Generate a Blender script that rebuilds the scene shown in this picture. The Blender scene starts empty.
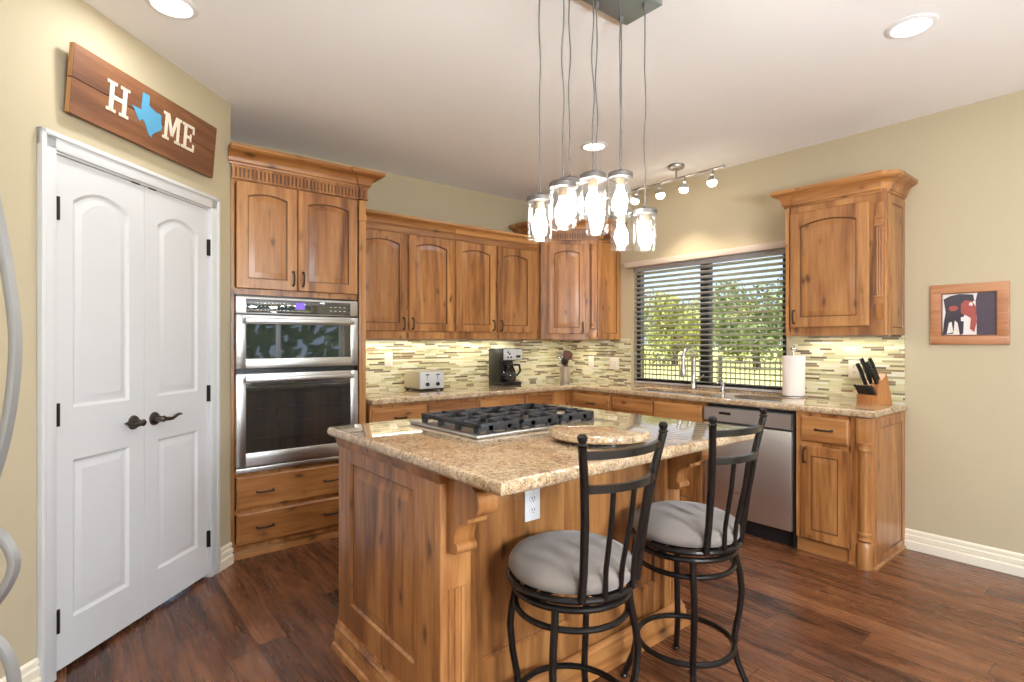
import bpy, bmesh, math, random
from mathutils import Vector, Matrix
random.seed(7)
C = bpy.context.scene.collection
SC = bpy.context.scene
PI = math.pi
def R_(d): return math.radians(d)

# ---------------------------------------------------------------- camera
cam = bpy.data.cameras.new('camera'); co = bpy.data.objects.new('camera', cam); C.objects.link(co)
cam.sensor_width = 36.0; cam.lens = 545.0 / 1024.0 * 36.0
cam.shift_y = 0.5 / 1024.0
cam.clip_start = 0.05; cam.clip_end = 500
co.location = (0, 0, 1.306); co.rotation_euler = (R_(90), 0, -R_(39.23))
SC.camera = co

# ---------------------------------------------------------------- world, sun, exposure
SC.view_settings.view_transform = 'Standard'; SC.view_settings.look = 'None'
SC.view_settings.exposure = 0.48; SC.view_settings.gamma = 1.0
SC.view_settings.use_curve_mapping = False
cy = SC.cycles
cy.use_denoising = True
cy.max_bounces = 10; cy.diffuse_bounces = 6; cy.glossy_bounces = 5; cy.transparent_max_bounces = 16; cy.transmission_bounces = 6
cy.sample_clamp_indirect = 6.0; cy.sample_clamp_direct = 0.0
cy.caustics_reflective = False; cy.caustics_refractive = False
w = bpy.data.worlds.new('sky'); SC.world = w; w.use_nodes = True
nt = w.node_tree; nt.nodes.clear()
_o = nt.nodes.new('ShaderNodeOutputWorld'); _b = nt.nodes.new('ShaderNodeBackground')
_tc = nt.nodes.new('ShaderNodeTexCoord'); _sx = nt.nodes.new('ShaderNodeSeparateXYZ'); _cr = nt.nodes.new('ShaderNodeValToRGB')
_cr.color_ramp.elements[0].position = 0.0; _cr.color_ramp.elements[0].color = (0.62, 0.76, 1.0, 1)
_cr.color_ramp.elements[1].position = 0.6; _cr.color_ramp.elements[1].color = (0.42, 0.62, 1.0, 1)
nt.links.new(_tc.outputs['Generated'], _sx.inputs[0]); nt.links.new(_sx.outputs['Z'], _cr.inputs[0])
nt.links.new(_cr.outputs[0], _b.inputs[0]); nt.links.new(_b.outputs[0], _o.inputs[0])
_b.inputs[1].default_value = 1.25
def light(name, kind, loc, energy, color=(1, 1, 1), parent=None, rot=(0, 0, 0), **kw):
    l = bpy.data.lights.new(name, kind); o = bpy.data.objects.new(name, l); C.objects.link(o)
    l.energy = energy; l.color = color
    for k, v in kw.items(): setattr(l, k, v)
    o.location = loc; o.rotation_euler = rot
    if parent: o.parent = parent
    return o
sun_dir = Vector((-0.40, -0.30, 0.87))
sun = light('sun', 'SUN', (0, 0, 20), 11.0, (1.0, 0.95, 0.86), angle=R_(1.0))
sun.rotation_euler = sun_dir.to_track_quat('Z', 'Y').to_euler()
WARM = (1.0, 0.86, 0.68)
CAN_POWER = 4.2

# ---------------------------------------------------------------- materials
class N:
    def __init__(s, name):
        s.m = bpy.data.materials.new(name); s.m.use_nodes = True
        s.t = s.m.node_tree; s.t.nodes.clear()
        s.out = s.t.nodes.new('ShaderNodeOutputMaterial')
    def n(s, t, **kw):
        nd = s.t.nodes.new('ShaderNode' + t)
        for k, v in kw.items(): setattr(nd, k, v)
        return nd
    def put(s, sock, v):
        if hasattr(v, 'links'): s.t.links.new(v, sock)
        elif v is not None: sock.default_value = v
    def math(s, op, a, b=None, c=None):
        nd = s.n('Math', operation=op)
        s.put(nd.inputs[0], a)
        if b is not None: s.put(nd.inputs[1], b)
        if c is not None: s.put(nd.inputs[2], c)
        return nd.outputs[0]
    def coords(s): return s.n('TexCoord').outputs['Object']
    def rand_offset(s, amt=37.0):
        oi = s.n('ObjectInfo'); v = s.n('VectorMath', operation='SCALE')
        cb = s.n('CombineXYZ')
        for i in range(3): s.put(cb.inputs[i], s.math('MULTIPLY', oi.outputs['Random'], amt * (1 + .37 * i)))
        a = s.n('VectorMath', operation='ADD'); s.put(a.inputs[0], s.coords()); s.put(a.inputs[1], cb.outputs[0])
        return a.outputs[0]
    def mapping(s, vec, scale=(1, 1, 1), rot=(0, 0, 0)):
        m = s.n('Mapping'); s.put(m.inputs['Vector'], vec); m.inputs['Scale'].default_value = scale; m.inputs['Rotation'].default_value = rot
        return m.outputs[0]
    def noise(s, vec, scale=5, detail=4, rough=.5, dist=0.0):
        nd = s.n('TexNoise'); s.put(nd.inputs['Vector'], vec)
        nd.inputs['Scale'].default_value = scale; nd.inputs['Detail'].default_value = detail
        nd.inputs['Roughness'].default_value = rough; nd.inputs['Distortion'].default_value = dist
        return nd.outputs[0]
    def voronoi(s, vec, scale, out='Distance', feature='F1'):
        nd = s.n('TexVoronoi', feature=feature); s.put(nd.inputs['Vector'], vec); nd.inputs['Scale'].default_value = scale
        return nd.outputs[out]
    def ramp(s, fac, stops, interp='LINEAR'):
        nd = s.n('ValToRGB'); nd.color_ramp.interpolation = interp
        el = nd.color_ramp.elements
        while len(el) < len(stops): el.new(0.5)
        for e, (p, c) in zip(el, stops):
            e.position = p; e.color = (c[0], c[1], c[2], 1) if len(c) == 3 else c
        s.put(nd.inputs[0], fac); return nd.outputs[0]
    def mix(s, fac, a, b, mode='MIX'):
        nd = s.n('Mix', data_type='RGBA', blend_type=mode)
        s.put(nd.inputs[0], fac); s.put(nd.inputs[6], a if hasattr(a, 'links') else (*a[:3], 1)); s.put(nd.inputs[7], b if hasattr(b, 'links') else (*b[:3], 1))
        return nd.outputs[2]
    def bump(s, h, strength=.2, dist=.01):
        b = s.n('Bump'); s.put(b.inputs['Height'], h); b.inputs['Strength'].default_value = strength; b.inputs['Distance'].default_value = dist
        return b.outputs[0]
    def bsdf(s, color, rough=.5, metal=0, normal=None, **kw):
        p = s.n('BsdfPrincipled')
        s.put(p.inputs['Base Color'], color if hasattr(color, 'links') else (*color[:3], 1))
        s.put(p.inputs['Roughness'], rough); s.put(p.inputs['Metallic'], metal)
        if normal is not None: s.put(p.inputs['Normal'], normal)
        for k, v in kw.items(): s.put(p.inputs[k.replace('_', ' ')], v)
        s.t.links.new(p.outputs[0], s.out.inputs[0]); return p

def srgb(r, g, b):
    f = lambda c: (c / 255 / 12.92) if c / 255 <= .04045 else ((c / 255 + .055) / 1.055) ** 2.4
    return (f(r), f(g), f(b))

def m_plain(name, col, rough=.5, metal=0, var=.06, scale=30, **kw):
    n = N(name); v = n.coords()
    f = n.noise(v, scale, 3)
    c = n.mix(n.math('MULTIPLY', f, 1.0), tuple(x * (1 - var) for x in col), tuple(min(1, x * (1 + var)) for x in col))
    n.bsdf(c, rough, metal, **kw); return n.m

def m_wood(name, axis='z', tint=1.0, dark=(.110, .036, .009), mid=(.325, .128, .036), lite=(.50, .236, .076), rough=.34, knots=True, scale=1.0):
    n = N(name); v = n.rand_offset()
    sc = {'z': (11, 11, .9), 'x': (.9, 11, 11), 'y': (11, .9, 11)}[axis]
    sc = tuple(a * scale for a in sc)
    broad = n.noise(n.mapping(v, tuple(a * .35 for a in sc)), 1.0, 3, .6, 1.9)
    grain = n.noise(n.mapping(v, tuple(a * 5 for a in sc)), 1.0, 5, .6, .3)
    f = n.math('ADD', n.math('MULTIPLY', broad, .72), n.math('MULTIPLY', grain, .28))
    c = n.ramp(f, [(.33, dark), (.47, mid), (.62, lite)])
    if knots:
        ks = {'z': (1.3, 1.3, .62), 'x': (.62, 1.3, 1.3), 'y': (1.3, .62, 1.3)}[axis]
        wv = n.n('VectorMath', operation='ADD'); n.put(wv.inputs[0], n.mapping(v, ks))
        nz = n.n('TexNoise'); n.put(nz.inputs['Vector'], v); nz.inputs['Scale'].default_value = 9
        sc2 = n.n('VectorMath', operation='SCALE'); n.put(sc2.inputs[0], nz.outputs['Color']); sc2.inputs[3].default_value = .05
        n.put(wv.inputs[1], sc2.outputs[0])
        d = n.voronoi(wv.outputs[0], 8.0)
        kf = n.ramp(d, [(.06, (1, 1, 1)), (.12, (.6, .6, .6)), (.19, (.14, .14, .14)), (.34, (0, 0, 0))])
        c = n.mix(n.math('MULTIPLY', kf, .88), c, (.075, .026, .009))
    oi = n.n('ObjectInfo'); hv = n.n('HueSaturation'); n.put(hv.inputs['Color'], c); n.put(hv.inputs['Value'], n.math('ADD', .90, n.math('MULTIPLY', oi.outputs['Random'], .2))); c = hv.outputs[0]
    n.bsdf(c, rough, 0, n.bump(grain, .08, .003), Coat_Weight=.25, Coat_Roughness=.22); return n.m

def m_floor():
    n = N('hardwood_floor'); v = n.coords(); s = n.n('SeparateXYZ'); n.put(s.inputs[0], v)
    W, L = .127, 1.25
    px = n.math('DIVIDE', s.outputs[0], W); row = n.math('FLOOR', px)
    wn = n.n('TexWhiteNoise', noise_dimensions='1D'); n.put(wn.inputs['W'], row)
    py = n.math('ADD', n.math('DIVIDE', s.outputs[1], L), n.math('MULTIPLY', wn.outputs[0], 7.3)); cell = n.math('FLOOR', py)
    cb = n.n('CombineXYZ'); n.put(cb.inputs[0], row); n.put(cb.inputs[1], cell)
    w2 = n.n('TexWhiteNoise', noise_dimensions='2D'); n.put(w2.inputs['Vector'], cb.outputs[0]); r = w2.outputs[0]
    off = n.n('CombineXYZ'); n.put(off.inputs[0], n.math('MULTIPLY', r, 31)); n.put(off.inputs[1], n.math('MULTIPLY', r, 17))
    vv = n.n('VectorMath', operation='ADD'); n.put(vv.inputs[0], v); n.put(vv.inputs[1], off.outputs[0])
    broad = n.noise(n.mapping(vv.outputs[0], (8, 1.3, 1)), 1.0, 3, .55, 1.4)
    grain = n.noise(n.mapping(vv.outputs[0], (60, 3.0, 1)), 1.0, 5, .6, .6)
    f = n.math('ADD', n.math('ADD', n.math('MULTIPLY', broad, .66), n.math('MULTIPLY', grain, .17)), n.math('MULTIPLY', r, .20))
    c = n.ramp(f, [(.30, (.028, .010, .006)), (.44, (.088, .030, .013)), (.58, (.165, .060, .024)), (.76, (.26, .112, .048))])
    fx = n.math('FRACT', px); fy = n.math('FRACT', py)
    ex = n.math('MINIMUM', fx, n.math('SUBTRACT', 1.0, fx)); ey = n.math('MINIMUM', fy, n.math('SUBTRACT', 1.0, fy))
    seam = n.math('MAXIMUM', n.math('LESS_THAN', ex, .014), n.math('LESS_THAN', ey, .0016))
    c = n.mix(n.math('MULTIPLY', seam, .7), c, (.014, .006, .004))
    scr = n.noise(n.mapping(vv.outputs[0], (5, 24, 1)), 1.0, 2)
    h = n.math('SUBTRACT', n.math('ADD', scr, n.math('MULTIPLY', grain, .5)), n.math('MULTIPLY', seam, .8))
    rg = n.ramp(grain, [(.3, (.20,) * 3), (.7, (.36,) * 3)])
    n.bsdf(c, rg, 0, n.bump(h, .30, .004)); return n.m

def m_granite(name, shift=0.0):
    n = N(name); v = n.coords()
    big = n.noise(v, 9, 3, .6, .6); med = n.noise(v, 55, 4, .65)
    c = n.ramp(n.math('ADD', n.math('MULTIPLY', big, .40), n.math('MULTIPLY', med, .60)),
               [(.34, (.22, .125, .06)), (.45, (.44, .285, .15)), (.54, (.58, .42, .245)), (.68, (.70, .56, .385))])
    cell = n.n('TexVoronoi'); n.put(cell.inputs['Vector'], v); cell.inputs['Scale'].default_value = 235
    cs = n.n('SeparateXYZ'); n.put(cs.inputs[0], cell.outputs['Color'])
    c = n.mix(n.math('MULTIPLY', n.math('GREATER_THAN', cs.outputs[0], .80), .55), c, (.62, .52, .38))
    c = n.mix(n.math('MULTIPLY', n.math('LESS_THAN', cs.outputs[1], .15), .60), c, (.10, .06, .035))
    c = n.mix(n.math('MULTIPLY', n.math('GREATER_THAN', cs.outputs[2], .82), .5), c, (.30, .27, .235))
    n.bsdf(c, .07, 0, Coat_Weight=.7, Coat_Roughness=.02); return n.m

def m_mosaic():
    n = N('mosaic_tile'); v = n.coords(); s = n.n('SeparateXYZ'); n.put(s.inputs[0], v)
    H = .0148
    pz = n.math('DIVIDE', s.outputs[2], H); row = n.math('FLOOR', pz)
    wn = n.n('TexWhiteNoise', noise_dimensions='1D'); n.put(wn.inputs['W'], row)
    w1 = n.n('TexWhiteNoise', noise_dimensions='1D'); n.put(w1.inputs['W'], n.math('ADD', row, 57.3))
    L = n.math('ADD', .07, n.math('MULTIPLY', w1.outputs[0], .085))
    px = n.math('DIVIDE', n.math('ADD', s.outputs[0], n.math('MULTIPLY', wn.outputs[0], 3.1)), L); cell = n.math('FLOOR', px)
    cb = n.n('CombineXYZ'); n.put(cb.inputs[0], row); n.put(cb.inputs[1], cell)
    w2 = n.n('TexWhiteNoise', noise_dimensions='2D'); n.put(w2.inputs['Vector'], cb.outputs[0]); r = w2.outputs[0]
    c = n.ramp(r, [(0, srgb(216, 208, 172)), (.24, srgb(198, 192, 150)), (.44, srgb(178, 172, 130)), (.58, srgb(214, 214, 192)), (.71, srgb(156, 148, 110)), (.80, srgb(132, 108, 78)), (.87, srgb(84, 68, 50)), (.95, srgb(112, 104, 82))], 'CONSTANT')
    c = n.mix(n.math('MULTIPLY', n.noise(n.mapping(v, (30, 30, 120)), 1, 3), .18), c, srgb(220, 214, 190))
    fz = n.math('FRACT', pz); fx = n.math('MULTIPLY', n.math('FRACT', px), L)
    g = n.math('MAXIMUM', n.math('LESS_THAN', fz, .10), n.math('LESS_THAN', fx, .0016))
    c = n.mix(g, c, srgb(186, 178, 152))
    rg = n.math('ADD', .12, n.math('MULTIPLY', g, .6))
    n.bsdf(c, rg, 0, n.bump(n.math('SUBTRACT', 1.0, g), .25, .002)); return n.m

def m_glass(name, tint=(1, 1, 1), rough=0.0, refl=1.0):
    n = N(name)
    lw = n.n('Fresnel'); lw.inputs[0].default_value = 1.45
    t = n.n('BsdfTransparent'); t.inputs[0].default_value = (*tint, 1)
    g = n.n('BsdfGlossy'); g.inputs['Roughness'].default_value = rough
    mx = n.n('MixShader'); n.put(mx.inputs[0], n.math('MULTIPLY', lw.outputs[0], refl)); n.put(mx.inputs[1], t.outputs[0]); n.put(mx.inputs[2], g.outputs[0])
    n.t.links.new(mx.outputs[0], n.out.inputs[0]); return n.m

def m_jar():
    n = N('clear_jar_glass')
    lw = n.n('LayerWeight'); lw.inputs[0].default_value = .30
    t = n.n('BsdfTransparent'); t.inputs[0].default_value = (.97, .975, .975, 1)
    g = n.n('BsdfGlossy'); g.inputs['Roughness'].default_value = .03
    d = n.n('BsdfTranslucent'); d.inputs[0].default_value = (.9, .9, .9, 1)
    m1 = n.n('MixShader'); m1.inputs[0].default_value = .06; n.put(m1.inputs[1], g.outputs[0]); n.put(m1.inputs[2], d.outputs[0])
    mx = n.n('MixShader'); n.put(mx.inputs[0], n.math('ADD', .02, n.math('MULTIPLY', lw.outputs['Facing'], .17))); n.put(mx.inputs[1], t.outputs[0]); n.put(mx.inputs[2], m1.outputs[0])
    n.t.links.new(mx.outputs[0], n.out.inputs[0]); return n.m

def m_emit(name, col, st):
    n = N(name); e = n.n('Emission'); e.inputs[0].default_value = (*col, 1); e.inputs[1].default_value = st
    n.t.links.new(e.outputs[0], n.out.inputs[0]); return n.m

def m_steel(name, col=(.53, .52, .505), rough=.33, axis='x'):
    n = N(name); v = n.coords()
    sc = {'x': (2, 300, 300), 'z': (300, 300, 2), 'y': (300, 2, 300)}[axis]
    g = n.noise(n.mapping(v, sc), 1, 3)
    c = n.mix(g, tuple(x * .93 for x in col), tuple(x * 1.05 for x in col))
    rg = n.math('ADD', rough - .06, n.math('MULTIPLY', g, .12))
    n.bsdf(c, rg, 1.0); return n.m

def m_leaf(name, a, b):
    n = N(name); v = n.coords(); f = n.noise(v, 2.2, 4, .7)
    p = n.bsdf(n.ramp(f, [(.3, a), (.7, b)]), .6); return n.m

M = {}
M['wood'] = m_wood('knotty_alder_vertical', 'z'); M['woodx'] = m_wood('knotty_alder_horizontal', 'x')
M['woody'] = m_wood('knotty_alder_lengthwise', 'y')
M['glaze'] = m_wood('dark_glazed_groove', 'z', 1.0, (.085, .028, .009), (.15, .055, .018), (.22, .09, .03), .45, False)
M['dark_gap'] = m_plain('shadowed_joint', (.035, .015, .008), .8)
M['floor'] = m_floor(); M['granite'] = m_granite('gold_granite'); M['mosaic'] = m_mosaic()
M['wall'] = m_plain('beige_wall_paint', srgb(188, 175, 146), .75, var=.015, scale=8)
M['ceil'] = m_plain('white_ceiling_paint', srgb(249, 249, 250), .85, var=.01, scale=6)
M['white'] = m_plain('white_satin_paint', srgb(212, 213, 214), .32, var=.01, scale=6)
M['trim'] = m_plain('cream_trim_paint', srgb(238, 230, 210), .35, var=.01, scale=6)
M['steel'] = m_steel('brushed_steel', axis='x'); M['steelz'] = m_steel('brushed_steel_upright', (.72, .71, .70), .38, 'z')
M['chrome'] = m_plain('brushed_nickel', (.66, .65, .635), .26, 1.0, .03)
M['pewter'] = m_plain('satin_pewter', (.42, .41, .395), .38, 1.0, .05)
M['nickel'] = m_plain('pale_satin_nickel', (.34, .34, .33), .40, .45, .05)
M['black_glass'] = m_plain('black_oven_glass', (.022, .026, .026), .05, 0, .05, Coat_Weight=1.0, Coat_Roughness=.02, Coat_IOR=1.9)
M['black'] = m_plain('black_plastic', (.008, .008, .009), .30)
M['iron'] = m_plain('cast_iron', (.022, .022, .024), .48, 0, .2, 80)
M['stoolmetal'] = m_plain('black_bronze_metal', (.022, .018, .016), .24, .6, .2, 40)
M['pull'] = m_plain('oiled_bronze', (.035, .028, .024), .32, .7, .2, 60)
M['lever'] = m_plain('aged_bronze', (.10, .085, .072), .30, .9, .15, 60)
M['glass'] = m_glass('clear_window_glass', (.97, .985, .98), 0, .55); M['jar'] = m_jar()
M['carafe'] = m_glass('carafe_glass', (.55, .52, .48), .02, 1.5)
M['bulb'] = m_emit('lit_bulb', (1.0, .96, .90), 40.0)
M['lens'] = m_emit('lit_lens', (1.0, .97, .92), 6.0)
M['globe'] = m_emit('fill_globe_glow', (.86, .93, 1.0), 128.0)  # emission of the added globes that fill from behind the camera
M['spotbulb'] = m_emit('lit_spot', (1.0, .90, .72), 16.0)
M['oven_rack'] = m_plain('dim_oven_rack', (.05, .046, .044), .3, .6)
M['display'] = m_emit('purple_display', (.30, .18, .75), .9)
M['marks'] = m_plain('pale_print', (.55, .55, .55), .5)
M['paper'] = m_plain('white_paper', srgb(238, 232, 226), .9, 0, .02, 60)
M['plate'] = m_plain('ivory_plate', srgb(226, 218, 200), .4); M['whiteplate'] = m_plain('white_plate', srgb(235, 235, 235), .35)
M['bronze_frame'] = m_plain('dark_bronze_frame', (.03, .028, .026), .45, .2)
M['slat'] = m_plain('taupe_blind', srgb(172, 169, 167), .5, 0, .03)
M['valance'] = m_plain('taupe_valance', srgb(196, 180, 166), .5, 0, .03)
M['bamboo'] = m_wood('knife_block_wood', 'z', 1.0, (.30, .10, .03), (.46, .19, .06), (.56, .27, .10), .4, False)
M['signwood'] = m_wood('red_brown_board', 'x', 1.0, (.058, .020, .008), (.135, .048, .018), (.235, .095, .036), .6, False, .9)
M['signedge'] = m_wood('raw_board_edge', 'z', 1.0, (.24, .10, .03), (.38, .18, .06), (.48, .25, .1), .6, False)
M['sign_white'] = m_plain('cream_lettering', srgb(226, 212, 192), .6, 0, .03)
M['sign_blue'] = m_plain('sky_blue_paint', srgb(82, 150, 184), .6, 0, .05)
def _fab():
    n = N('taupe_weave'); v = n.coords(); g = n.noise(n.mapping(v, (420, 420, 420)), 1, 3); b = n.noise(v, 9, 3)
    c = n.ramp(n.math('ADD', n.math('MULTIPLY', g, .6), n.math('MULTIPLY', b, .4)), [(.3, srgb(98, 89, 82)), (.7, srgb(142, 132, 123))])
    n.bsdf(c, .95, 0, n.bump(g, .3, .002), Sheen_Weight=.3); return n.m
M['fabric'] = _fab()
M['canopy'] = m_plain('slate_metal', (.20, .235, .25), .4, .15)
M['cord'] = m_plain('grey_cord', (.13, .125, .12), .6)
M['lid'] = m_plain('aged_lid', (.17, .155, .145), .42, .8, .15)
M['socket'] = m_plain('tan_socket', srgb(200, 170, 135), .6)
M['burl'] = m_wood('burl_frame', 'x', 1.0, (.26, .10, .045), (.40, .17, .075), (.50, .24, .11), .4, False, 2.2)
M['toaster'] = m_plain('cream_enamel', srgb(176, 168, 140), .3)
M['silver'] = m_plain('silver_plastic', srgb(205, 207, 208), .28, .2)
M['brownwood'] = m_plain('dark_spatula_wood', srgb(112, 62, 46), .55, 0, .2, 40)
M['kneepad'] = M['black']
M['ink'] = m_plain('photo_ink', srgb(44, 38, 52), .3, 0, .3, 40); M['inkred'] = m_plain('photo_red', srgb(158, 70, 62), .3, 0, .3, 60)
M['inkwhite'] = m_plain('photo_white', srgb(226, 218, 214), .3, 0, .08, 50); M['inkplum'] = m_plain('photo_plum', srgb(70, 58, 74), .3, 0, .25, 60)
M['grass'] = m_leaf('sunny_grass', srgb(172, 168, 88), srgb(208, 200, 124))
M['leaf1'] = m_leaf('yellow_green_leaves', srgb(92, 104, 44), srgb(168, 168, 84)); M['leaf2'] = m_leaf('green_leaves', srgb(60, 80, 48), srgb(122, 134, 78))
M['bark'] = m_plain('bark', srgb(96, 78, 62), .9, 0, .3, 12)
M['fence'] = m_plain('dark_fence_metal', srgb(70, 66, 64), .5, .3)
M['patio'] = m_plain('pale_concrete', srgb(206, 200, 190), .9, 0, .06, 3)

# ---------------------------------------------------------------- mesh builder
class MB:
    def __init__(s): s.v = []; s.f = []; s.mi = []; s.cur = 0
    def add(s, vs, fs):
        b = len(s.v); s.v += [tuple(p) for p in vs]; s.f += [tuple(b + i for i in f) for f in fs]; s.mi += [s.cur] * len(fs); return s
    def bm_add(s, bm):
        bm.verts.index_update(); s.add([v.co[:] for v in bm.verts], [[v.index for v in f.verts] for f in bm.faces]); bm.free(); return s
    def box(s, x0, x1, y0, y1, z0, z1, b=0.0, seg=2):
        if b <= 0:
            return s.add([(x0, y0, z0), (x1, y0, z0), (x1, y1, z0), (x0, y1, z0), (x0, y0, z1), (x1, y0, z1), (x1, y1, z1), (x0, y1, z1)],
                         [(3, 2, 1, 0), (4, 5, 6, 7), (0, 1, 5, 4), (1, 2, 6, 5), (2, 3, 7, 6), (3, 0, 4, 7)])
        bm = bmesh.new(); bmesh.ops.create_cube(bm, size=1)
        for v in bm.verts: v.co = ((x0 + x1) / 2 + v.co.x * (x1 - x0), (y0 + y1) / 2 + v.co.y * (y1 - y0), (z0 + z1) / 2 + v.co.z * (z1 - z0))
        bmesh.ops.bevel(bm, geom=bm.edges[:], offset=b, segments=seg, affect='EDGES', profile=.5)
        return s.bm_add(bm)
    def ext(s, poly, a0, a1, axis='x', close=True):
        # poly: points in the two other axes (cyclic order x->(y,z), y->(x,z), z->(x,y))
        def P(p, a): return {'x': (a, p[0], p[1]), 'y': (p[0], a, p[1]), 'z': (p[0], p[1], a)}[axis]
        n = len(poly); vs = [P(p, a0) for p in poly] + [P(p, a1) for p in poly]
        fs = [(i, (i + 1) % n, n + (i + 1) % n, n + i) for i in range(n)]
        if close: fs += [tuple(range(n))[::-1], tuple(range(n, 2 * n))]
        return s.add(vs, fs)
    def lathe(s, prof, c=(0, 0, 0), n=28, axis='z', rmod=None, cap=True):
        vs = []; fs = []
        for (r, z) in prof:
            for i in range(n):
                a = 2 * PI * i / n; rr = r * (rmod(a) if rmod else 1)
                x, y = rr * math.cos(a), rr * math.sin(a)
                p = {'z': (x, y, z), 'y': (x, z, y), 'x': (z, x, y)}[axis]
                vs.append((p[0] + c[0], p[1] + c[1], p[2] + c[2]))
        for k in range(len(prof) - 1):
            for i in range(n):
                j = (i + 1) % n; fs.append((k * n + i, k * n + j, (k + 1) * n + j, (k + 1) * n + i))
        if cap:
            fs.append(tuple(range(n))[::-1]); fs.append(tuple((len(prof) - 1) * n + i for i in range(n)))
        return s.add(vs, fs)
    def tube(s, pts, r, n=10, closed=False, sect=None, up=None):
        pts = [Vector(p) for p in pts]; m = len(pts)
        T = []
        for i in range(m):
            a = pts[(i - 1) % m] if (closed or i > 0) else pts[i]; b = pts[(i + 1) % m] if (closed or i < m - 1) else pts[i]
            T.append((b - a).normalized())
        u = Vector(up) if up else (Vector((0, 0, 1)) if abs(T[0].z) < .9 else Vector((1, 0, 0)))
        vs = []; fs = []
        for i in range(m):
            if not up and i > 0:
                pass
            nrm = (u - T[i] * u.dot(T[i]))
            if nrm.length < 1e-5: nrm = T[i].orthogonal()
            nrm.normalize(); bn = T[i].cross(nrm)
            if not up: u = nrm
            rr = r[i] if isinstance(r, (list, tuple)) else r
            if sect: ring = [(p[0], p[1]) for p in sect]
            else: ring = [(rr * math.cos(2 * PI * k / n), rr * math.sin(2 * PI * k / n)) for k in range(n)]
            for (a, b) in ring: vs.append(pts[i] + bn * a + nrm * b)
        q = len(ring)
        for i in range(m if closed else m - 1):
            j = (i + 1) % m
            for k in range(q):
                l = (k + 1) % q; fs.append((i * q + k, i * q + l, j * q + l, j * q + k))
        if not closed: fs.append(tuple(range(q))[::-1]); fs.append(tuple((m - 1) * q + k for k in range(q)))
        return s.add(vs, fs)
    def ball(s, c, r, n=16, sq=(1, 1, 1)):
        bm = bmesh.new(); bmesh.ops.create_uvsphere(bm, u_segments=n, v_segments=max(6, n // 2), radius=r)
        for v in bm.verts: v.co = (v.co.x * sq[0] + c[0], v.co.y * sq[1] + c[1], v.co.z * sq[2] + c[2])
        return s.bm_add(bm)
    def sweep(s, path, prof, ends=True):
        # path: plan points, outward is to the right of travel; prof: (out, z) closed outline
        P = [Vector((p[0], p[1])) for p in path]; m = len(P); D = []
        for i in range(m):
            ns = []
            if i > 0: d = (P[i] - P[i - 1]).normalized(); ns.append(Vector((d.y, -d.x)))
            if i < m - 1: d = (P[i + 1] - P[i]).normalized(); ns.append(Vector((d.y, -d.x)))
            if len(ns) == 2:
                t = ns[0] + ns[1]; t = t / max(.2, t.dot(ns[0])); D.append(t)
            else: D.append(ns[0])
        vs = []; fs = []; q = len(prof)
        for i in range(m):
            for (o, z) in prof: p = P[i] + D[i] * o; vs.append((p.x, p.y, z))
        for i in range(m - 1):
            for k in range(q):
                l = (k + 1) % q; fs.append((i * q + k, (i + 1) * q + k, (i + 1) * q + l, i * q + l))
        if ends: fs.append(tuple(range(q))); fs.append(tuple((m - 1) * q + k for k in range(q))[::-1])
        return s.add(vs, fs)
    def xf(s, mat, start=0):
        for i in range(start, len(s.v)): s.v[i] = tuple(mat @ Vector(s.v[i]))
        return s
    def build(s, name, mats, parent=None, smooth=35, loc=None, rotz=0):
        me = bpy.data.meshes.new(name); me.from_pydata(s.v, [], s.f)
        if not isinstance(mats, (list, tuple)): mats = [mats]
        if max(s.mi, default=0) >= len(mats): mats = list(mats) + [M['glaze']]
        for m in mats: me.materials.append(m)
        if len(mats) > 1: me.polygons.foreach_set('material_index', s.mi)
        bm = bmesh.new(); bm.from_mesh(me); bmesh.ops.recalc_face_normals(bm, faces=bm.faces[:]); bm.to_mesh(me); bm.free()
        if smooth:
            me.shade_smooth(); me.set_sharp_from_angle(angle=R_(smooth))
        o = bpy.data.objects.new(name, me); C.objects.link(o)
        if parent: o.parent = parent
        if loc: o.location = loc
        if rotz: o.rotation_euler = (0, 0, rotz)
        return o

def thing(name, label, cat, loc=(0, 0, 0), rotz=0, group=None):
    o = bpy.data.objects.new(name, None); C.objects.link(o); o.empty_display_size = .1
    o.location = loc; o.rotation_euler = (0, 0, rotz); o['label'] = label; o['category'] = cat
    if group: o['group'] = group
    return o
def tag(o, label, cat, group=None):
    o['label'] = label; o['category'] = cat
    if group: o['group'] = group
    return o
def struct(o, label=None, cat=None):
    o['kind'] = 'structure'
    if label: o['label'] = label
    if cat: o['category'] = cat
    return o
def dup(root, loc=None, rotz=None, label=None):
    def cp(o, par):
        c = o.copy(); C.objects.link(c)
        if par: c.parent = par
        for ch in [x for x in bpy.data.objects if x.parent == o]: cp(ch, c)
        return c
    r = cp(root, None)
    if loc: r.location = loc
    if rotz is not None: r.rotation_euler = (0, 0, rotz)
    if label: r['label'] = label
    return r

# ---------------------------------------------------------------- room shell
CH = 2.705; XW = 4.12; YB = 4.15; XL = -3.2; YR = -2.3
# plan of the room: right wall, back wall, pantry return, diagonal pantry wall, left wall, rear wall
plan = [(XL, YR), (XW, YR), (XW, YB), (0.748, YB), (0.748, 3.543), (XL, XL + 2.795)]
o = MB().ext([(XL - .3, YR - .3), (XW + .2, YR - .3), (XW + .2, YB + .2), (-3.4, YB + .2)], -.12, 0, 'z').build('floor', M['floor'], smooth=0); struct(o, 'dark red-brown hardwood plank floor', 'floor')
o = MB().ext([(XL - .6, YR - .5), (XW + .45, YR - .5), (XW + .45, YB + .6), (XL - .6, YB + .6)], CH, CH + .3, 'z').build('ceiling', M['ceil'], smooth=0); struct(o, 'flat white ceiling', 'ceiling')
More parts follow.
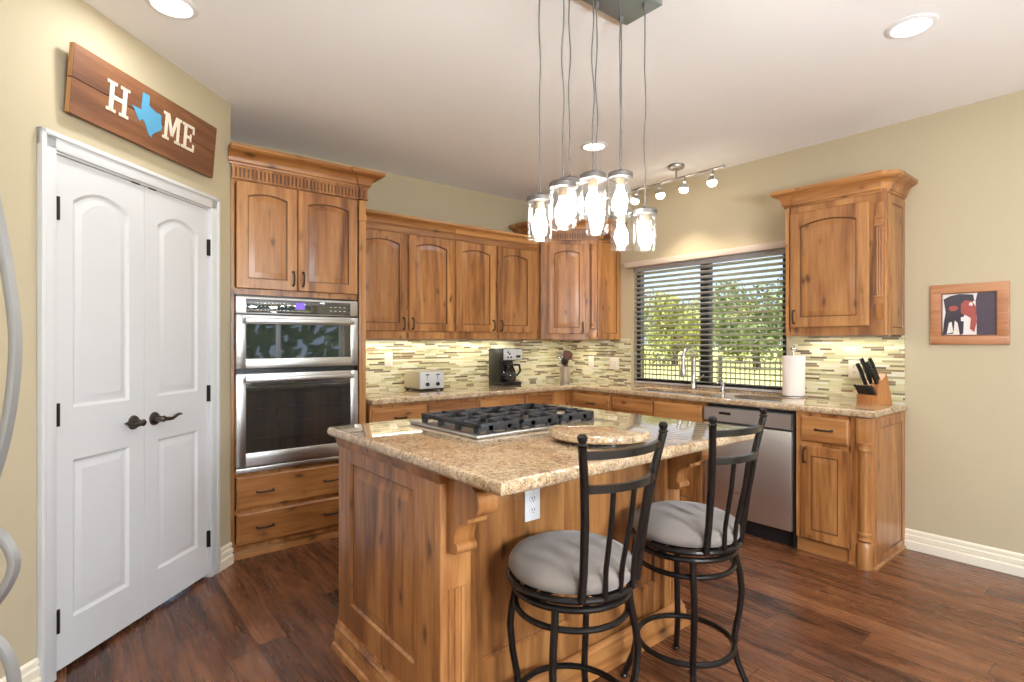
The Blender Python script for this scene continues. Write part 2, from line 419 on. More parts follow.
# right (window) wall
WY0, WY1, WZ0, WZ1 = 1.838, 3.24, .915, 2.0
b = MB(); b.box(XW, XW + .16, YR - .2, WY0, 0, CH); b.box(XW, XW + .16, WY1, YB + .2, 0, CH); b.box(XW, XW + .16, WY0, WY1, 0, WZ0); b.box(XW, XW + .16, WY0, WY1, WZ1, CH)
struct(b.build('wall_right', M['wall'], smooth=0), 'beige painted wall holding the sink window', 'wall')
struct(MB().box(.60, XW, YB, YB + .16, 0, CH).build('wall_back', M['wall'], smooth=0), 'beige wall behind the upper cabinets', 'wall')
# pantry wall, local x along the wall (45 deg), origin at the door opening's first jamb
PO = (-0.043, 2.752, 0); PROT = R_(45)
b = MB(); b.box(-4.46, 0, 0, .12, 0, CH); b.box(.92, 1.1185, 0, .12, 0, CH); b.box(0, .92, 0, .12, 2.045, CH)
struct(b.build('wall_pantry', M['wall'], smooth=0, loc=PO, rotz=PROT), 'pale yellow diagonal pantry wall around the white doors', 'wall')
struct(MB().box(.60, .748, 3.55, YB, 0, CH).build('wall_pantry_return', M['wall'], smooth=0), 'short wall return beside the oven cabinet', 'wall')
struct(MB().box(-.5, 1.3, .55, .6, 0, 2.2).build('wall_pantry_inside', M['wall'], smooth=0, loc=PO, rotz=PROT), 'wall inside the pantry', 'wall')
# rear + left walls; windows light the room, the unseen left one added
b = MB(); ops = [(-3.0, -1.0), (-.75, 1.35), (1.6, 3.8)]; xs = XL - .2
for (a, c) in ops:
    b.box(xs, a, YR - .16, YR, 0, CH); b.box(a, c, YR - .16, YR, 2.4, CH); b.box(a, c, YR - .16, YR, 0, .12); xs = c
b.box(xs, XW, YR - .16, YR, 0, CH)
struct(b.build('wall_rear', M['wall'], smooth=0), 'rear wall with three tall windows', 'wall')
b = MB(); b.box(XL - .16, XL, YR, -2.1, 0, CH); b.box(XL - .16, XL, -.6, XL + 2.795 + .1, 0, CH); b.box(XL - .16, XL, -2.1, -.6, 2.4, CH); b.box(XL - .16, XL, -2.1, -.6, 0, .12)
struct(b.build('wall_left', M['wall'], smooth=0), 'side wall with a wide window added for daylight', 'wall')
def rear_window(k, w, loc, rz):
    b = MB()
    for x in (0, w / 2 - .03, w - .06): b.box(x, x + .06, 0, .05, 0, 2.28)
    b.box(0, w, 0, .05, 0, .08); b.box(0, w, 0, .05, 2.2, 2.28)
    o = b.build('window_%d' % k, M['white'], smooth=0, loc=loc, rotz=rz); struct(o, 'white framed window in the wall behind the camera', 'window')
    g = MB().box(.06, w - .06, .02, .026, .08, 2.2).build('pane', M['glass'], o, smooth=0)
for i, (a, c) in enumerate(ops): rear_window(2 + i, c - a, (a, YR - .12, .12), 0)
rear_window(5, 1.5, (XL - .05, -2.1, .12), R_(90))  # unseen side window, added for extra daylight

# kitchen window in the right wall
b = MB(); x0, x1 = XW + .045, XW + .11
for (y0, y1) in ((WY0, WY0 + .05), (2.495, 2.575), (WY1 - .036, WY1)): b.box(x0, x1, y0, y1, WZ0, WZ1, .004)
b.box(x0, x1, WY0, WY1, WZ0, WZ0 + .05, .004); b.box(x0, x1, WY0, WY1, WZ1 - .022, WZ1, .004)
o = b.build('window_1', M['bronze_frame']); struct(o, 'dark bronze framed window over the sink', 'window')
MB().box(x0 + .02, x0 + .026, WY0 + .04, WY1 - .04, WZ0 + .04, WZ1 - .04).build('pane', M['glass'], o, smooth=0)
b = MB(); b.box(XW - .006, XW + .07, WY0 + .001, WY1 - .001, WZ0 - .006, WZ0 + .003)
struct(b.build('window_sill', M['granite'], smooth=0), 'granite sill under the kitchen window', 'sill')

# casing, baseboards
b = MB()
def casing_prof(): return None
for (x0, x1) in ((-.066, 0), (.92, .986)):
    b.box(x0, x1, -.018, 0, 0, 2.111, .003); xo = x0 if x0 < 0 else x1
    if x0 < 0: b.box(x0, x0 + .020, -.026, -.016, 0, 2.111, .004)
    else: b.box(x1 - .020, x1, -.026, -.016, 0, 2.111, .004)
b.box(-.066, .986, -.018, 0, 2.045, 2.111, .003); b.box(-.066, .986, -.026, -.016, 2.091, 2.111, .004)
b.box(-.001, .002, -.002, .12, 0, 2.045); b.box(.918, .921, -.002, .12, 0, 2.045); b.box(0, .92, -.002, .12, 2.038, 2.046)
struct(b.build('trim_1', M['white'], loc=PO, rotz=PROT), 'white moulded casing around the pantry doors', 'door casing')
BBP = [(0, 0), (.021, 0), (.021, .050), (.012, .054), (.012, .062), (.017, .066), (.017, .088), (.008, .092), (.008, .100), (.012, .104), (.011, .116), (.004, .124), (0, .124)]
struct(MB().sweep([(XW, 1.10), (XW, YR)], BBP).build('baseboard_right', M['trim']), 'cream stepped baseboard along the right wall', 'baseboard')
struct(MB().sweep([(.986, 0), (1.1185, 0)], BBP).build('baseboard_pantry', M['trim'], loc=PO, rotz=PROT), 'short white baseboard between pantry door and oven cabinet', 'baseboard')
struct(MB().sweep([(-4.4, 0), (-.066, 0)], BBP).build('baseboard_left', M['trim'], loc=PO, rotz=PROT), 'white baseboard before the pantry door', 'baseboard')

# backsplash (local x along the wall)
struct(MB().box(0, XW - 1.60, -.010, 0, .91, 1.335).build('backsplash_back', M['mosaic'], smooth=0, loc=(1.60, YB, 0)), 'linear mosaic tile backsplash under the upper cabinets', 'backsplash')
b = MB(); b.box(0, YB - WY1 - .03, -.010, 0, .91, 1.335); b.box(YB - 1.785, YB - 1.102, -.010, 0, .91, 1.355)
struct(b.build('backsplash_right', M['mosaic'], smooth=0, loc=(XW, YB, 0), rotz=R_(-90)), 'linear mosaic tile backsplash on the window wall', 'backsplash')

# ---------------------------------------------------------------- raised panel doors
def panel_loops(x0, x1, z0, z1, arch, s, k=13, flat_top=False):
    L = [(x0 + s, z0 + s), (x1 - s, z0 + s)]
    for i in range(k):
        t = 1 - 2 * i / (k - 1); x = (x0 + x1) / 2 + t * ((x1 - x0) / 2 - s)
        L.append((x, z1 - s - (0 if flat_top else arch * t * t)))
    return L
def bridge(b, A, ya, B, yb):
    n = len(A); vs = [(p[0], ya, p[1]) for p in A] + [(p[0], yb, p[1]) for p in B]
    b.add(vs, [(i, (i + 1) % n, n + (i + 1) % n, n + i) for i in range(n)])
def raised(b, x0, x1, z0, z1, th=.020, stile=.058, arch=0.0, y=0.0, bev=.032, groove=.009, edge=.005):
    yf = y - th; pl = lambda s, f=False: panel_loops(x0, x1, z0, z1, arch, s, flat_top=f)
    bridge(b, pl(0, True), y, pl(0, True), yf + edge); bridge(b, pl(0, True), yf + edge, pl(edge, True), yf)
    bridge(b, pl(edge, True), yf, pl(stile), yf)
    b.cur = 1; bridge(b, pl(stile), yf, pl(stile + .003), yf + groove); bridge(b, pl(stile + .003), yf + groove, pl(stile + .008), yf + groove); b.cur = 0
    bridge(b, pl(stile + .008), yf + groove, pl(stile + .008 + bev), yf + .002)
    C_ = pl(stile + .008 + bev); b.add([(p[0], yf + .002, p[1]) for p in C_], [tuple(range(len(C_)))])
    D = pl(0, True); b.add([(p[0], y, p[1]) for p in D], [tuple(range(len(D)))[::-1]])
    return b
def slab_front(b, x0, x1, z0, z1, th=.020, y=0.0, edge=.010):
    A = [(x0, z0), (x1, z0), (x1, z1), (x0, z1)]; B = [(x0 + edge, z0 + edge), (x1 - edge, z0 + edge), (x1 - edge, z1 - edge), (x0 + edge, z1 - edge)]
    bridge(b, A, y, A, y - th + .006); bridge(b, A, y - th + .006, B, y - th)
    b.add([(p[0], y - th, p[1]) for p in B], [(0, 1, 2, 3)]); b.add([(p[0], y, p[1]) for p in A], [(3, 2, 1, 0)]); return b
def pull(parent, x, z, vertical=True, L=.085, y=-.020):
    b = MB(); h = L / 2; P = []
    for t, o in ((-1, 0), (-1, -.016), (-.8, -.024), (-.3, -.028), (.3, -.028), (.8, -.024), (1, -.016), (1, 0)):
        P.append((x, y + o, z + t * h) if vertical else (x + t * h, y + o, z))
    b.tube(P, [.0062, .0055, .0048, .0052, .0052, .0048, .0055, .0062], 8)
    for t in (-1, 1):
        c = (x, y - .002, z + t * h) if vertical else (x + t * h, y - .002, z); b.ball(c, .0075, 10, (1, .5, 1))
    return b.build('handle', M['pull'], parent)
def fluted(b, cx, cyy, r, z0, z1, n=40, fl=12):
    b.lathe([(r * .92, z0), (r * .92, z1)], (cx, cyy, 0), n, rmod=lambda a: 1 - .09 * (0.5 + .5 * math.cos(fl * a)) )
    for zc, sg in ((z1, 1), (z0, -1)):
        b.lathe([(r * 1.02, zc - .012), (r * 1.12, zc - .008), (r * 1.12, zc + .004), (r * 1.0, zc + .008)], (cx, cyy, 0), 28)
        z2 = zc + sg * .034
        b.lathe([(r * 1.0, min(zc, z2)), (r * 1.0, max(zc, z2))], (cx, cyy, 0), 28)
        b.lathe([(r * 1.02, z2 - .006), (r * 1.14, z2 - .003), (r * 1.14, z2 + .003), (r * 1.02, z2 + .006)], (cx, cyy, 0), 28)
def crown_prof(z0, z1, out):
    h = z1 - z0; P = [(-.005, z0), (.006, z0), (.008, z0 + .10 * h), (.016, z0 + .13 * h)]
    for i in range(7):
        t = i / 6; P.append((.016 + (out - .028) * (1 - math.cos(t * PI / 2)), z0 + (.15 + .55 * math.sin(t * PI / 2)) * h))
    P += [(out - .010, z0 + .73 * h), (out - .004, z0 + .77 * h), (out, z0 + .82 * h), (out, z1), (-.005, z1)]
    return P
def dentils(b, x0, x1, y, z0, z1, pitch=.0225, dep=.0085):
    n = max(1, int((x1 - x0) / pitch)); p = (x1 - x0) / n
    for i in range(n): b.box(x0 + i * p + p * .22, x0 + i * p + p * .78, y - dep, y, z0, z1)

# ---------------------------------------------------------------- tall oven cabinet
TX = .7485; TY = 3.54; TW = .838
t = thing('oven_cabinet', 'tall knotty alder cabinet housing the built-in ovens', 'cabinet', (TX, TY, 0))
b = MB(); D = YB - TY - .002
b.box(0.001, .02, .02, D, 0, 2.43); b.box(TW - .02, TW, .02, D, 0, 2.43); b.box(.02, TW - .02, D - .012, D, .1, 2.42)
for z in (.09, .502, 1.592, 2.40): b.box(.02, TW - .02, .02, D - .012, z, z + .018)
b.build('carcass', M['wood'], t, 0)
b = MB(); b.box(0.001, .0195, 0, .02, .06, 2.36); b.box(.780, TW, 0, .02, .06, 2.36)
for z0, z1 in ((.06, .10), (.277, .302), (.495, .5215), (1.588, 1.63), (2.25, 2.36)): b.box(.0195, .780, 0, .02, z0, z1)
b.box(.374, .388, 0, .02, 1.63, 2.25); b.build('face_frame', M['wood'], t, 0)
b = MB(); b.box(.790, TW, -.014, 0, .08, 2.27, .002)
for i in range(3): b.box(.799 + i * .015, .806 + i * .015, -.018, -.013, .25, 2.05, .002)
b.box(.786, TW + .004, -.022, 0, 2.13, 2.17, .004); b.box(.786, TW + .004, -.022, 0, .08, .2, .004)
b.build('pilaster', M['wood'], t)
b = MB(); b.box(.7785, .7895, -.003, .001, .08, 2.27); b.build('joint', M['dark_gap'], t, 0)
for (x0, x1, hx) in ((.026, .379, .352), (.384, .777, .412)):
    d = raised(MB(), x0, x1, 1.623, 2.262, arch=.021, stile=.062).build('door', M['wood'], t); pull(d, hx, 1.70)
for (z0, z1) in ((.302, .497), (.088, .278)):
    d = slab_front(MB(), .027, .777, z0, z1).build('drawer', M['woodx'], t)
    for hx in (.186, .597): pull(d, hx, (z0 + z1) / 2, False, .095)
b = MB(); b.cur = 1; b.box(0.001, TW, -.006, .012, 2.272, 2.36); b.box(.788, TW + .008, -.020, -.006, 2.272, 2.36); b.cur = 0
for z0, z1 in ((2.272, 2.284), (2.338, 2.36)): b.box(0.001, .786, -.014, -.005, z0, z1); b.box(.787, TW + .012, -.028, -.005, z0, z1)
dentils(b, .001, .786, -.006, 2.284, 2.338); dentils(b, .788, TW + .010, -.020, 2.284, 2.338)
b.build('dentil_frieze', M['wood'], t, 0)
b = MB(); b.sweep([(-.018, -.014), (.786, -.014), (.786, -.028), (TW + .012, -.028), (TW + .012, .30)], crown_prof(2.355, 2.452, .086)); b.build('crown_moulding', M['woodx'], t)
b = MB(); b.box(0.001, TW, .035, .05, 0, .065); b.sweep([(0.001, .035), (TW, .035)], [(0, 0), (.016, 0), (.016, .012), (.012, .045), (.004, .06), (0, .06)]); b.build('toe_board', M['woodx'], t)

# combination wall oven
t = thing('wall_oven', 'stainless built-in microwave and oven combination in tall cabinet', 'oven', (.769, TY, .5215))
b = MB(); b.box(.008, .744, .001, .50, 0, 1.064); b.build('body', M['black'], t, 0)
b = MB(); b.box(0, .752, -.030, 0, .002, .030, .003); b.build('bottom_trim', M['steel'], t)
def oven_door(name, z0, z1, wz0, wz1):
    b = MB(); X0, X1, A0, A1 = 0, .752, .055, .70
    b.box(X0, A0, -.036, 0, z0, z1, .004); b.box(A1, X1, -.036, 0, z0, z1, .004); b.box(A0 - .005, A1 + .005, -.036, 0, z0, wz0, .004); b.box(A0 - .005, A1 + .005, -.036, 0, wz1, z1, .004)
    d = b.build(name, M['steel'], t)
    MB().box(A0 - .002, A1 + .002, -.033, -.004, wz0 - .002, wz1 + .002).build('window', M['black_glass'], d, 0)
    b = MB(); zc = wz1 + .022
    b.box(A0 - .012, A1 + .012, -.070, -.050, zc - .015, zc + .015, .006); b.box(A0 + .01, A0 + .04, -.055, -.03, zc - .010, zc + .010, .003); b.box(A1 - .04, A1 - .01, -.055, -.03, zc - .010, zc + .010, .003)
    b.build('handle', M['steel'], d); return d
od = oven_door('oven_door', .036, .592, .118, .535)
b = MB(); b.lathe([(.016, 0), (.017, .002), (.014, .003)], (0, 0, 0), 20, 'y'); bdg = b.build('badge', M['pewter'], od); bdg.location = (.40, -.0385, .075); bdg.scale = (1, 1, .45)
b = MB()
for z in (.20, .29, .38, .46): b.tube([(.10, -.0335, z), (.66, -.0335, z)], .0010, 6)
b.build('rack', M['oven_rack'], od)
md = oven_door('microwave_door', .622, .944, .682, .890)
b = MB(); b.box(0, .752, -.030, 0, .950, 1.053, .004); cp = b.build('control_panel', M['steel'], t)
MB().box(.055, .70, -.033, -.028, .958, 1.040, .002).build('glass_strip', M['black_glass'], cp)
MB().box(.342, .398, -.0338, -.0325, .985, 1.028).build('display', M['display'], cp, 0)
b = MB()
for r_ in range(3):
    for c_ in range(9): b.box(.115 + c_ * .022, .122 + c_ * .022, -.0336, -.0328, .976 + r_ * .02, .979 + r_ * .02)
for r_ in range(2):
    for c_ in range(4): b.box(.56 + c_ * .03, .575 + c_ * .03, -.0336, -.0328, .982 + r_ * .024, .985 + r_ * .024)
b.build('button_print', M['marks'], cp, 0)

# ---------------------------------------------------------------- upper cabinets on the back wall
UY = 3.766; UD = YB - UY - .002
def upper(x0, x1, doors, label, ext_left=False):
    t = thing('upper_cabinet', label, 'cabinet', (x0, UY, 1.325), 0, 'upper cabinets on the back wall'); W = x1 - x0; H = 2.14 - 1.325
    MB().box(.001, W - .001, .02, UD, .02, H).build('carcass', M['wood'], t, 0)
    b = MB(); b.box(.001, W - .001, 0, .02, 0, .066); b.box(.001, W - .001, 0, .02, .79, .86)
    e = sorted([d[0] - x0 for d in doors] + [d[1] - x0 for d in doors])
    b.box(.001, e[0] + .012, 0, .02, .066, .79); b.box(e[1] - .012, e[2] + .012, 0, .02, .066, .79); b.box(e[3] - .012, W - .001, 0, .02, .066, .79)
    b.build('face_frame', M['wood'], t, 0)
    for i, (a, c) in enumerate(doors):
        d = raised(MB(), a - x0, c - x0, .060, .808, arch=.025, stile=.060).build('door', M['wood'], t)
        pull(d, (c - x0 - .030) if i == 0 else (a - x0 + .030), .118)
    b = MB(); b.box(.001, W - .001, -.006, .02, .815, .86, .0); b.sweep([(.001, -.006), (W - .001, -.006)], crown_prof(.855, .935, .062)); b.build('crown_moulding', M['woodx'], t)
    l = light('under_cabinet_light', 'AREA', (W / 2, UD - .10, -.008), 1.9, (1.0, .95, .80), t, (0, 0, 0), shape='RECTANGLE', size=W - .1, size_y=.02)
    b = MB(); b.box(.04, W - .04, UD - .13, UD - .07, -.006, 0.019); b.build('light_bar', M['white'], t, 0)
    return t
upper(1.594, 2.457, [(1.614, 2.018), (2.036, 2.443)], 'two-door knotty alder wall cabinet next to the tall oven cabinet')
upper(2.457, 3.372, [(2.470, 2.878), (2.904, 3.304)], 'two-door knotty alder wall cabinet above the coffee maker')

# corner upper cabinet (diagonal front)
A0 = Vector((3.424, 3.766)); A1 = Vector((3.79, 3.40)); FL = (A1 - A0).length
t = thing('corner_cabinet', 'taller diagonal corner wall cabinet with dentil crown', 'cabinet', (A0.x, A0.y, 1.325), R_(-45))
inv = (Matrix.Translation((A0.x, A0.y, 1.325)) @ Matrix.Rotation(R_(-45), 4, 'Z')).inverted()
def l2(p): q = inv @ Vector((p[0], p[1], 1.325)); return (q.x, q.y)
wp = [(3.374, YB - .002), (3.374, 3.79), (3.436, 3.7905), (3.802, 3.4145), (3.802, 3.402), (XW - .002, 3.402), (XW - .002, YB - .002)]
b = MB(); b.ext([l2(p) for p in wp], .02, .975, 'z'); b.build('carcass', M['wood'], t, 0)
b = MB(); b.box(0, FL, 0, .016, 0, .055); b.box(0, FL, 0, .016, .86, .975); b.box(0, .075, 0, .016, .055, .86); b.box(.405, FL, 0, .016, .055, .86); b.build('face_frame', M['wood'], t, 0)
d = raised(MB(), .065, .416, .050, .880, arch=.026, stile=.058).build('door', M['wood'], t); pull(d, .388, .115)
b = MB(); fluted(b, FL - .040, .0, .026, .14, .84); b.box(FL - .075, FL - .004, -.012, .001, .0, .09, .003); b.build('column', M['wood'], t)
# end panel facing the room beside the window
e = MB(); raised(e, 0, .318, .0, .965, th=.010, stile=.055, bev=.02, groove=.006)
mt = inv @ Matrix.Translation((3.80, 3.402, 1.325)); e.xf(mt); e.build('end_panel', M['wood'], t)
pth = [l2(p) for p in [(3.424, YB - .01), (3.424, 3.766), (3.79, 3.40), (XW - .002, 3.392)]]
b = MB(); b.cur = 1; b.sweep(pth, [(-.01, .925), (.006, .925), (.006, 1.01), (-.01, 1.01)]); b.cur = 0; b.sweep(pth, [(0, .920), (.013, .920), (.013, .936), (0, .936)]); b.sweep(pth, [(0, .985), (.013, .985), (.013, 1.01), (0, 1.01)])
dentils(b, .0, FL, -.006, .935, .986); b.build('dentil_frieze', M['wood'], t, 0)
b = MB(); b.sweep(pth, crown_prof(1.0, 1.11, .088)); b.build('crown_moulding', M['woodx'], t)
light('under_cabinet_light', 'AREA', (FL / 2, .32, -.01), 1.6, (1.0, .95, .80), t, (0, 0, 0), shape='RECTANGLE', size=.3, size_y=.02)
MB().box(.1, .42, .30, .34, -.006, .019).build('light_bar', M['white'], t, 0)

# upper cabinet right of the window
UX = 3.79
t = thing('window_side_cabinet', 'single-door knotty alder wall cabinet between window and picture', 'cabinet', (UX, 1.69, 1.345), R_(-90)); W = .583; Dp = XW - UX - .002; H = .89
ch = .008
b = MB(); b.ext([(0, Dp), (0, .02), (W - ch, .02), (W, .028), (W, Dp)], .012, H, 'z'); b.build('carcass', M['wood'], t, 0)
b = MB(); b.box(.0, .03, 0, .02, 0, H); b.box(.03, .49, 0, .02, 0, .06); b.box(.03, .49, 0, .02, .80, H); b.box(.49, W - ch, 0, .02, 0, H)
b.ext([(W - ch, 0), (W, ch), (W, .028), (W - ch, .02)], 0, H, 'z'); b.build('face_frame', M['wood'], t, 0)
b = MB(); b.box(-.002, .022, -.014, 0, 0, .87, .003); b.box(-.004, .024, -.022, 0, .60, .63, .004); b.build('edge_strip', M['wood'], t)
MB().box(.0225, .0275, -.003, .001, .02, .87).build('joint', M['dark_gap'], t, 0)
d = raised(MB(), .029, .496, .055, .818, arch=.030, stile=.066).build('door', M['wood'], t); pull(d, .060, .125)
b = MB(); b.box(.530, .572, -.010, .0, .10, .80, .002)
for i in range(3): b.tube([(.539 + i * .012, -.010, .24), (.539 + i * .012, -.010, .66)], .0052, 8)
for z0, z1, o_ in ((.655, .668, .022), (.668, .70, .016), (.70, .715, .022), (.225, .240, .022), (.195, .225, .016), (.185, .195, .022)): b.box(.525, .574, -o_, 0, z0, z1, .002)
b.lathe([(.021, -.014), (.021, 0)], (.5505, 0, .716), 24, 'y'); b.build('column', M['wood'], t)
e = MB(); raised(e, .04, Dp, .0, .85, th=.006, stile=.045, bev=.015, groove=.005); e.xf(Matrix.Translation((W, 0, 0)) @ Matrix.Rotation(R_(90), 4, 'Z')); e.build('end_panel', M['wood'], t)
b = MB(); b.sweep([(-.002, Dp), (-.002, -.014), (.024, -.014), (.024, -.002), (W - .03, -.002), (W + .002, .03), (W + .002, Dp)], crown_prof(.862, .972, .072)); b.build('crown_moulding', M['woodx'], t)
light('under_cabinet_light', 'AREA', (W / 2, Dp - .10, -.008), 1.0, (1.0, .95, .80), t, (0, 0, 0), shape='RECTANGLE', size=W - .1, size_y=.02)
MB().box(.05, W - .05, Dp - .13, Dp - .07, -.006, .011).build('light_bar', M['white'], t, 0)

# ---------------------------------------------------------------- base cabinets
def base_unit(name, label, loc, rz, W, D, fronts, group=None, doors=True, end=False, pulls=True):
    t = thing(name, label, 'cabinet', loc, rz, group)
    b = MB(); b.box(.001, .02, .02, D, .10, .868); b.box(W - .02, W - .001, .02, D, .10, .868); b.box(.02, W - .02, D - .012, D, .10, .868); b.box(.02, W - .02, .02, D - .012, .10, .118); b.build('carcass', M['wood'], t, 0)
    b = MB(); b.box(.001, W - .001, 0, .02, .09, .11); b.box(.001, W - .001, 0, .02, .835, .868); b.box(.001, W - .001, 0, .02, .655, .70)
    xs = [.001] + [v for f in fronts for v in f] + [W - .001]
    for i in range(0, len(xs), 2):
        b.box(xs[i], min(W - .001, xs[i + 1] + (.012 if i + 2 < len(xs) else 0)) if True else 0, 0, .02, .11, .835)
    b.build('face_frame', M['wood'], t, 0)
    for i, (a, c) in enumerate(fronts):
        d = slab_front(MB(), a, c, .695, .842).build('drawer', M['woodx'], t)
        if pulls: pull(d, (a + c) / 2, .768, False, .085)
        d = raised(MB(), a, c, .098, .663, stile=.058).build('door', M['wood'], t)
        pull(d, (c - .028) if i % 2 == 0 and len(fronts) > 1 else (a + .028), .60)
    MB().box(.001, W - .001, .035, .05, 0, .10).build('toe_board', M['woodx'], t, 0)
    return t
g = 'base cabinets along the back wall'
base_unit('base_cabinet', 'two-drawer base cabinet beside the oven cabinet, under the toaster', (1.606, 3.51, 0), 0, .912, YB - 3.512, [(.012, .438), (.456, .906)], g)
base_unit('base_cabinet', 'two-drawer base cabinet under the coffee maker', (2.519, 3.51, 0), 0, 1.029, YB - 3.512, [(.012, .470), (.490, .80)], g)
t = base_unit('base_cabinet', 'one-drawer base cabinet in the inner corner before the sink cabinet', (3.55, 3.509, 0), R_(-90), .486, XW - 3.552, [(.06, .470)], 'base cabinets on the window wall')
base_unit('sink_cabinet', 'base cabinet with two false drawer fronts under the sink', (3.55, 3.022, 0), R_(-90), .866, XW - 3.552, [(.014, .416), (.436, .848)], 'base cabinets on the window wall', pulls=False)
# end cabinet with column and panelled end
EY = 1.525; W = .420; D = XW - 3.552
t = thing('end_cabinet', 'end base cabinet with fluted corner column next to the dishwasher', 'cabinet', (3.55, EY, 0), R_(-90), 'base cabinets on the window wall')
ch = .03
b = MB(); b.ext([(.001, D), (.001, .02), (W - ch, .02), (W, .05), (W, D)], .0, .868, 'z'); b.build('carcass', M['wood'], t, 0)
b = MB(); b.box(.001, .04, 0, .02, .09, .868); b.box(.04, .31, 0, .02, .09, .11); b.box(.04, .31, 0, .02, .835, .868); b.box(.04, .31, 0, .02, .655, .70); b.box(.30, W - ch, 0, .02, .0, .868)
b.ext([(W - ch, 0), (W, ch), (W, .05), (W - ch, .02)], 0, .868, 'z'); b.build('face_frame', M['wood'], t, 0)
d = slab_front(MB(), .036, .303, .690, .845).build('drawer', M['woodx'], t); pull(d, .17, .772, False, .09)
d = raised(MB(), .036, .306, .092, .665, stile=.058).build('door', M['wood'], t); pull(d, .062, .605)
b = MB(); fluted(b, W - .040, .004, .030, .20, .685, fl=12); b.lathe([(.046, 0), (.046, .125), (.034, .15)], (W - .044, .020, 0), 32); b.box(W - .082, W - .010, -.010, .001, .70, .866, .004); b.build('column', M['wood'], t)
e = MB(); raised(e, .045, D, .0, .866, th=.006, stile=.060, bev=.02, groove=.005); e.xf(Matrix.Translation((W, 0, 0)) @ Matrix.Rotation(R_(90), 4, 'Z')); e.build('end_panel', M['wood'], t)
b = MB(); b.box(.001, .30, .018, .03, 0, .085); b.sweep([(.30, 0), (W - ch, -.004), (W + .006, ch), (W + .006, D)], [(-.003, 0), (.009, 0), (.009, .010), (.003, .018), (-.003, .018)]); b.build('toe_board', M['woodx'], t)

# dishwasher
t = thing('dishwasher', 'stainless steel dishwasher under the counter beside the end cabinet', 'dishwasher', (3.55, 2.150, 0), R_(-90)); W = .620
MB().box(.006, W - .006, .02, .54, .10, .865).build('body', M['black'], t, 0)
MB().box(.004, W - .004, .03, .06, .0, .105).build('kick_plate', M['black'], t, 0)
b = MB(); b.box(.006, W - .012, -.026, .02, .108, .735, .004); d = b.build('door', M['steelz'], t)
b = MB(); b.ext([(-.010, .742), (-.030, .752), (-.030, .845), (.02, .845), (.02, .742)], .006, W - .012, 'x'); c = b.build('control_strip', M['steelz'], t)
MB().box(.12, .205, -.0315, -.029, .800, .818).build('vent_slot', M['black'], c, 0)
MB().box(.235, .265, -.0275, -.026, .27, .282).build('badge', M['pewter'], d, 0)
MB().box(W - .012, W - .002, -.004, .02, 0.0, .865).build('side_gap', M['black'], t, 0)

# ---------------------------------------------------------------- countertop, sink, faucet
def slab_cells(xs, ys, keep, z0, z1, bev, seg=3):
    bm = bmesh.new(); V = {}
    def vv(i, j):
        if (i, j) not in V: V[(i, j)] = bm.verts.new((xs[i], ys[j], z1))
        return V[(i, j)]
    fs = []
    for i in range(len(xs) - 1):
        for j in range(len(ys) - 1):
            if keep((xs[i] + xs[i + 1]) / 2, (ys[j] + ys[j + 1]) / 2): fs.append(bm.faces.new((vv(i, j), vv(i + 1, j), vv(i + 1, j + 1), vv(i, j + 1))))
    r = bmesh.ops.extrude_face_region(bm, geom=fs)
    nv = [g for g in r['geom'] if isinstance(g, bmesh.types.BMVert)]
    for v in nv: v.co.z = z0
    bmesh.ops.recalc_face_normals(bm, faces=bm.faces[:])
    ed = [e for e in bm.edges if len(e.link_faces) == 2 and e.calc_face_angle(0) > .8 and abs(e.verts[0].co.z - e.verts[1].co.z) < 1e-5]
    bmesh.ops.bevel(bm, geom=ed, offset=bev, segments=seg, affect='EDGES', profile=.5)
    b = MB(); b.bm_add(bm); return b
SX0, SX1, SY0, SY1 = 3.64, 3.955, 2.22, 2.95
kp = lambda x, y: ((x > 3.52 and y > 1.085) or y > 3.46) and not (SX0 < x < SX1 and SY0 < y < SY1)
o = slab_cells([1.606, 3.52, SX0, SX1, 4.1085], [1.085, SY0, SY1, 3.46, YB - .0115], kp, .870, .910, .012).build('countertop', M['granite'])
tag(o, 'L-shaped gold granite countertop along the walls around the sink', 'countertop')
t = thing('sink', 'stainless undermount sink below the window', 'sink', (SX0, SY0, .68))
b = MB(); X, Y, H, q = SX1 - SX0, SY1 - SY0, .189, .012
b.box(-q, X + q, -q, Y + q, 0, .01); b.box(-q, 0, -q, Y + q, 0, H); b.box(X, X + q, -q, Y + q, 0, H); b.box(0, X, -q, 0, 0, H); b.box(0, X, Y, Y + q, 0, H); b.box(0, X, Y / 2 - .01, Y / 2 + .01, 0, H - .03)
b.build('basin', M['steelz'], t, 0)
b = MB(); b.lathe([(.03, .0101), (.04, .013), (.04, .0101)], (X / 2, Y * .25, 0), 20); b.build('drain', M['chrome'], t)
t = thing('faucet', 'tall brushed nickel gooseneck kitchen faucet behind the sink', 'faucet', (4.02, 2.545, .910), R_(180))
b = MB(); b.lathe([(.030, 0), (.031, .006), (.024, .016), (.022, .05), (.024, .07), (.020, .10), (.017, .12)], (0, 0, 0), 24); b.build('base', M['chrome'], t)
P = [(0, 0, .10)]
for i in range(13):
    a = PI * i / 12; P.append((.075 - .075 * math.cos(a), 0, .25 + .085 * math.sin(a)))
P.append((.150, 0, .20)); b = MB(); b.tube(P, .0175, 14); b.build('spout', M['chrome'], t)
b = MB(); b.lathe([(.018, .20), (.024, .185), (.026, .12), (.022, .105), (.014, .104)], (.150, 0, 0), 20); b.build('spray_head', M['chrome'], t)
b = MB(); b.tube([(0, 0, .075), (-.01, .03, .08), (-.015, .075, .115), (-.015, .085, .125)], [.009, .008, .006, .006], 10); b.build('lever', M['chrome'], t)
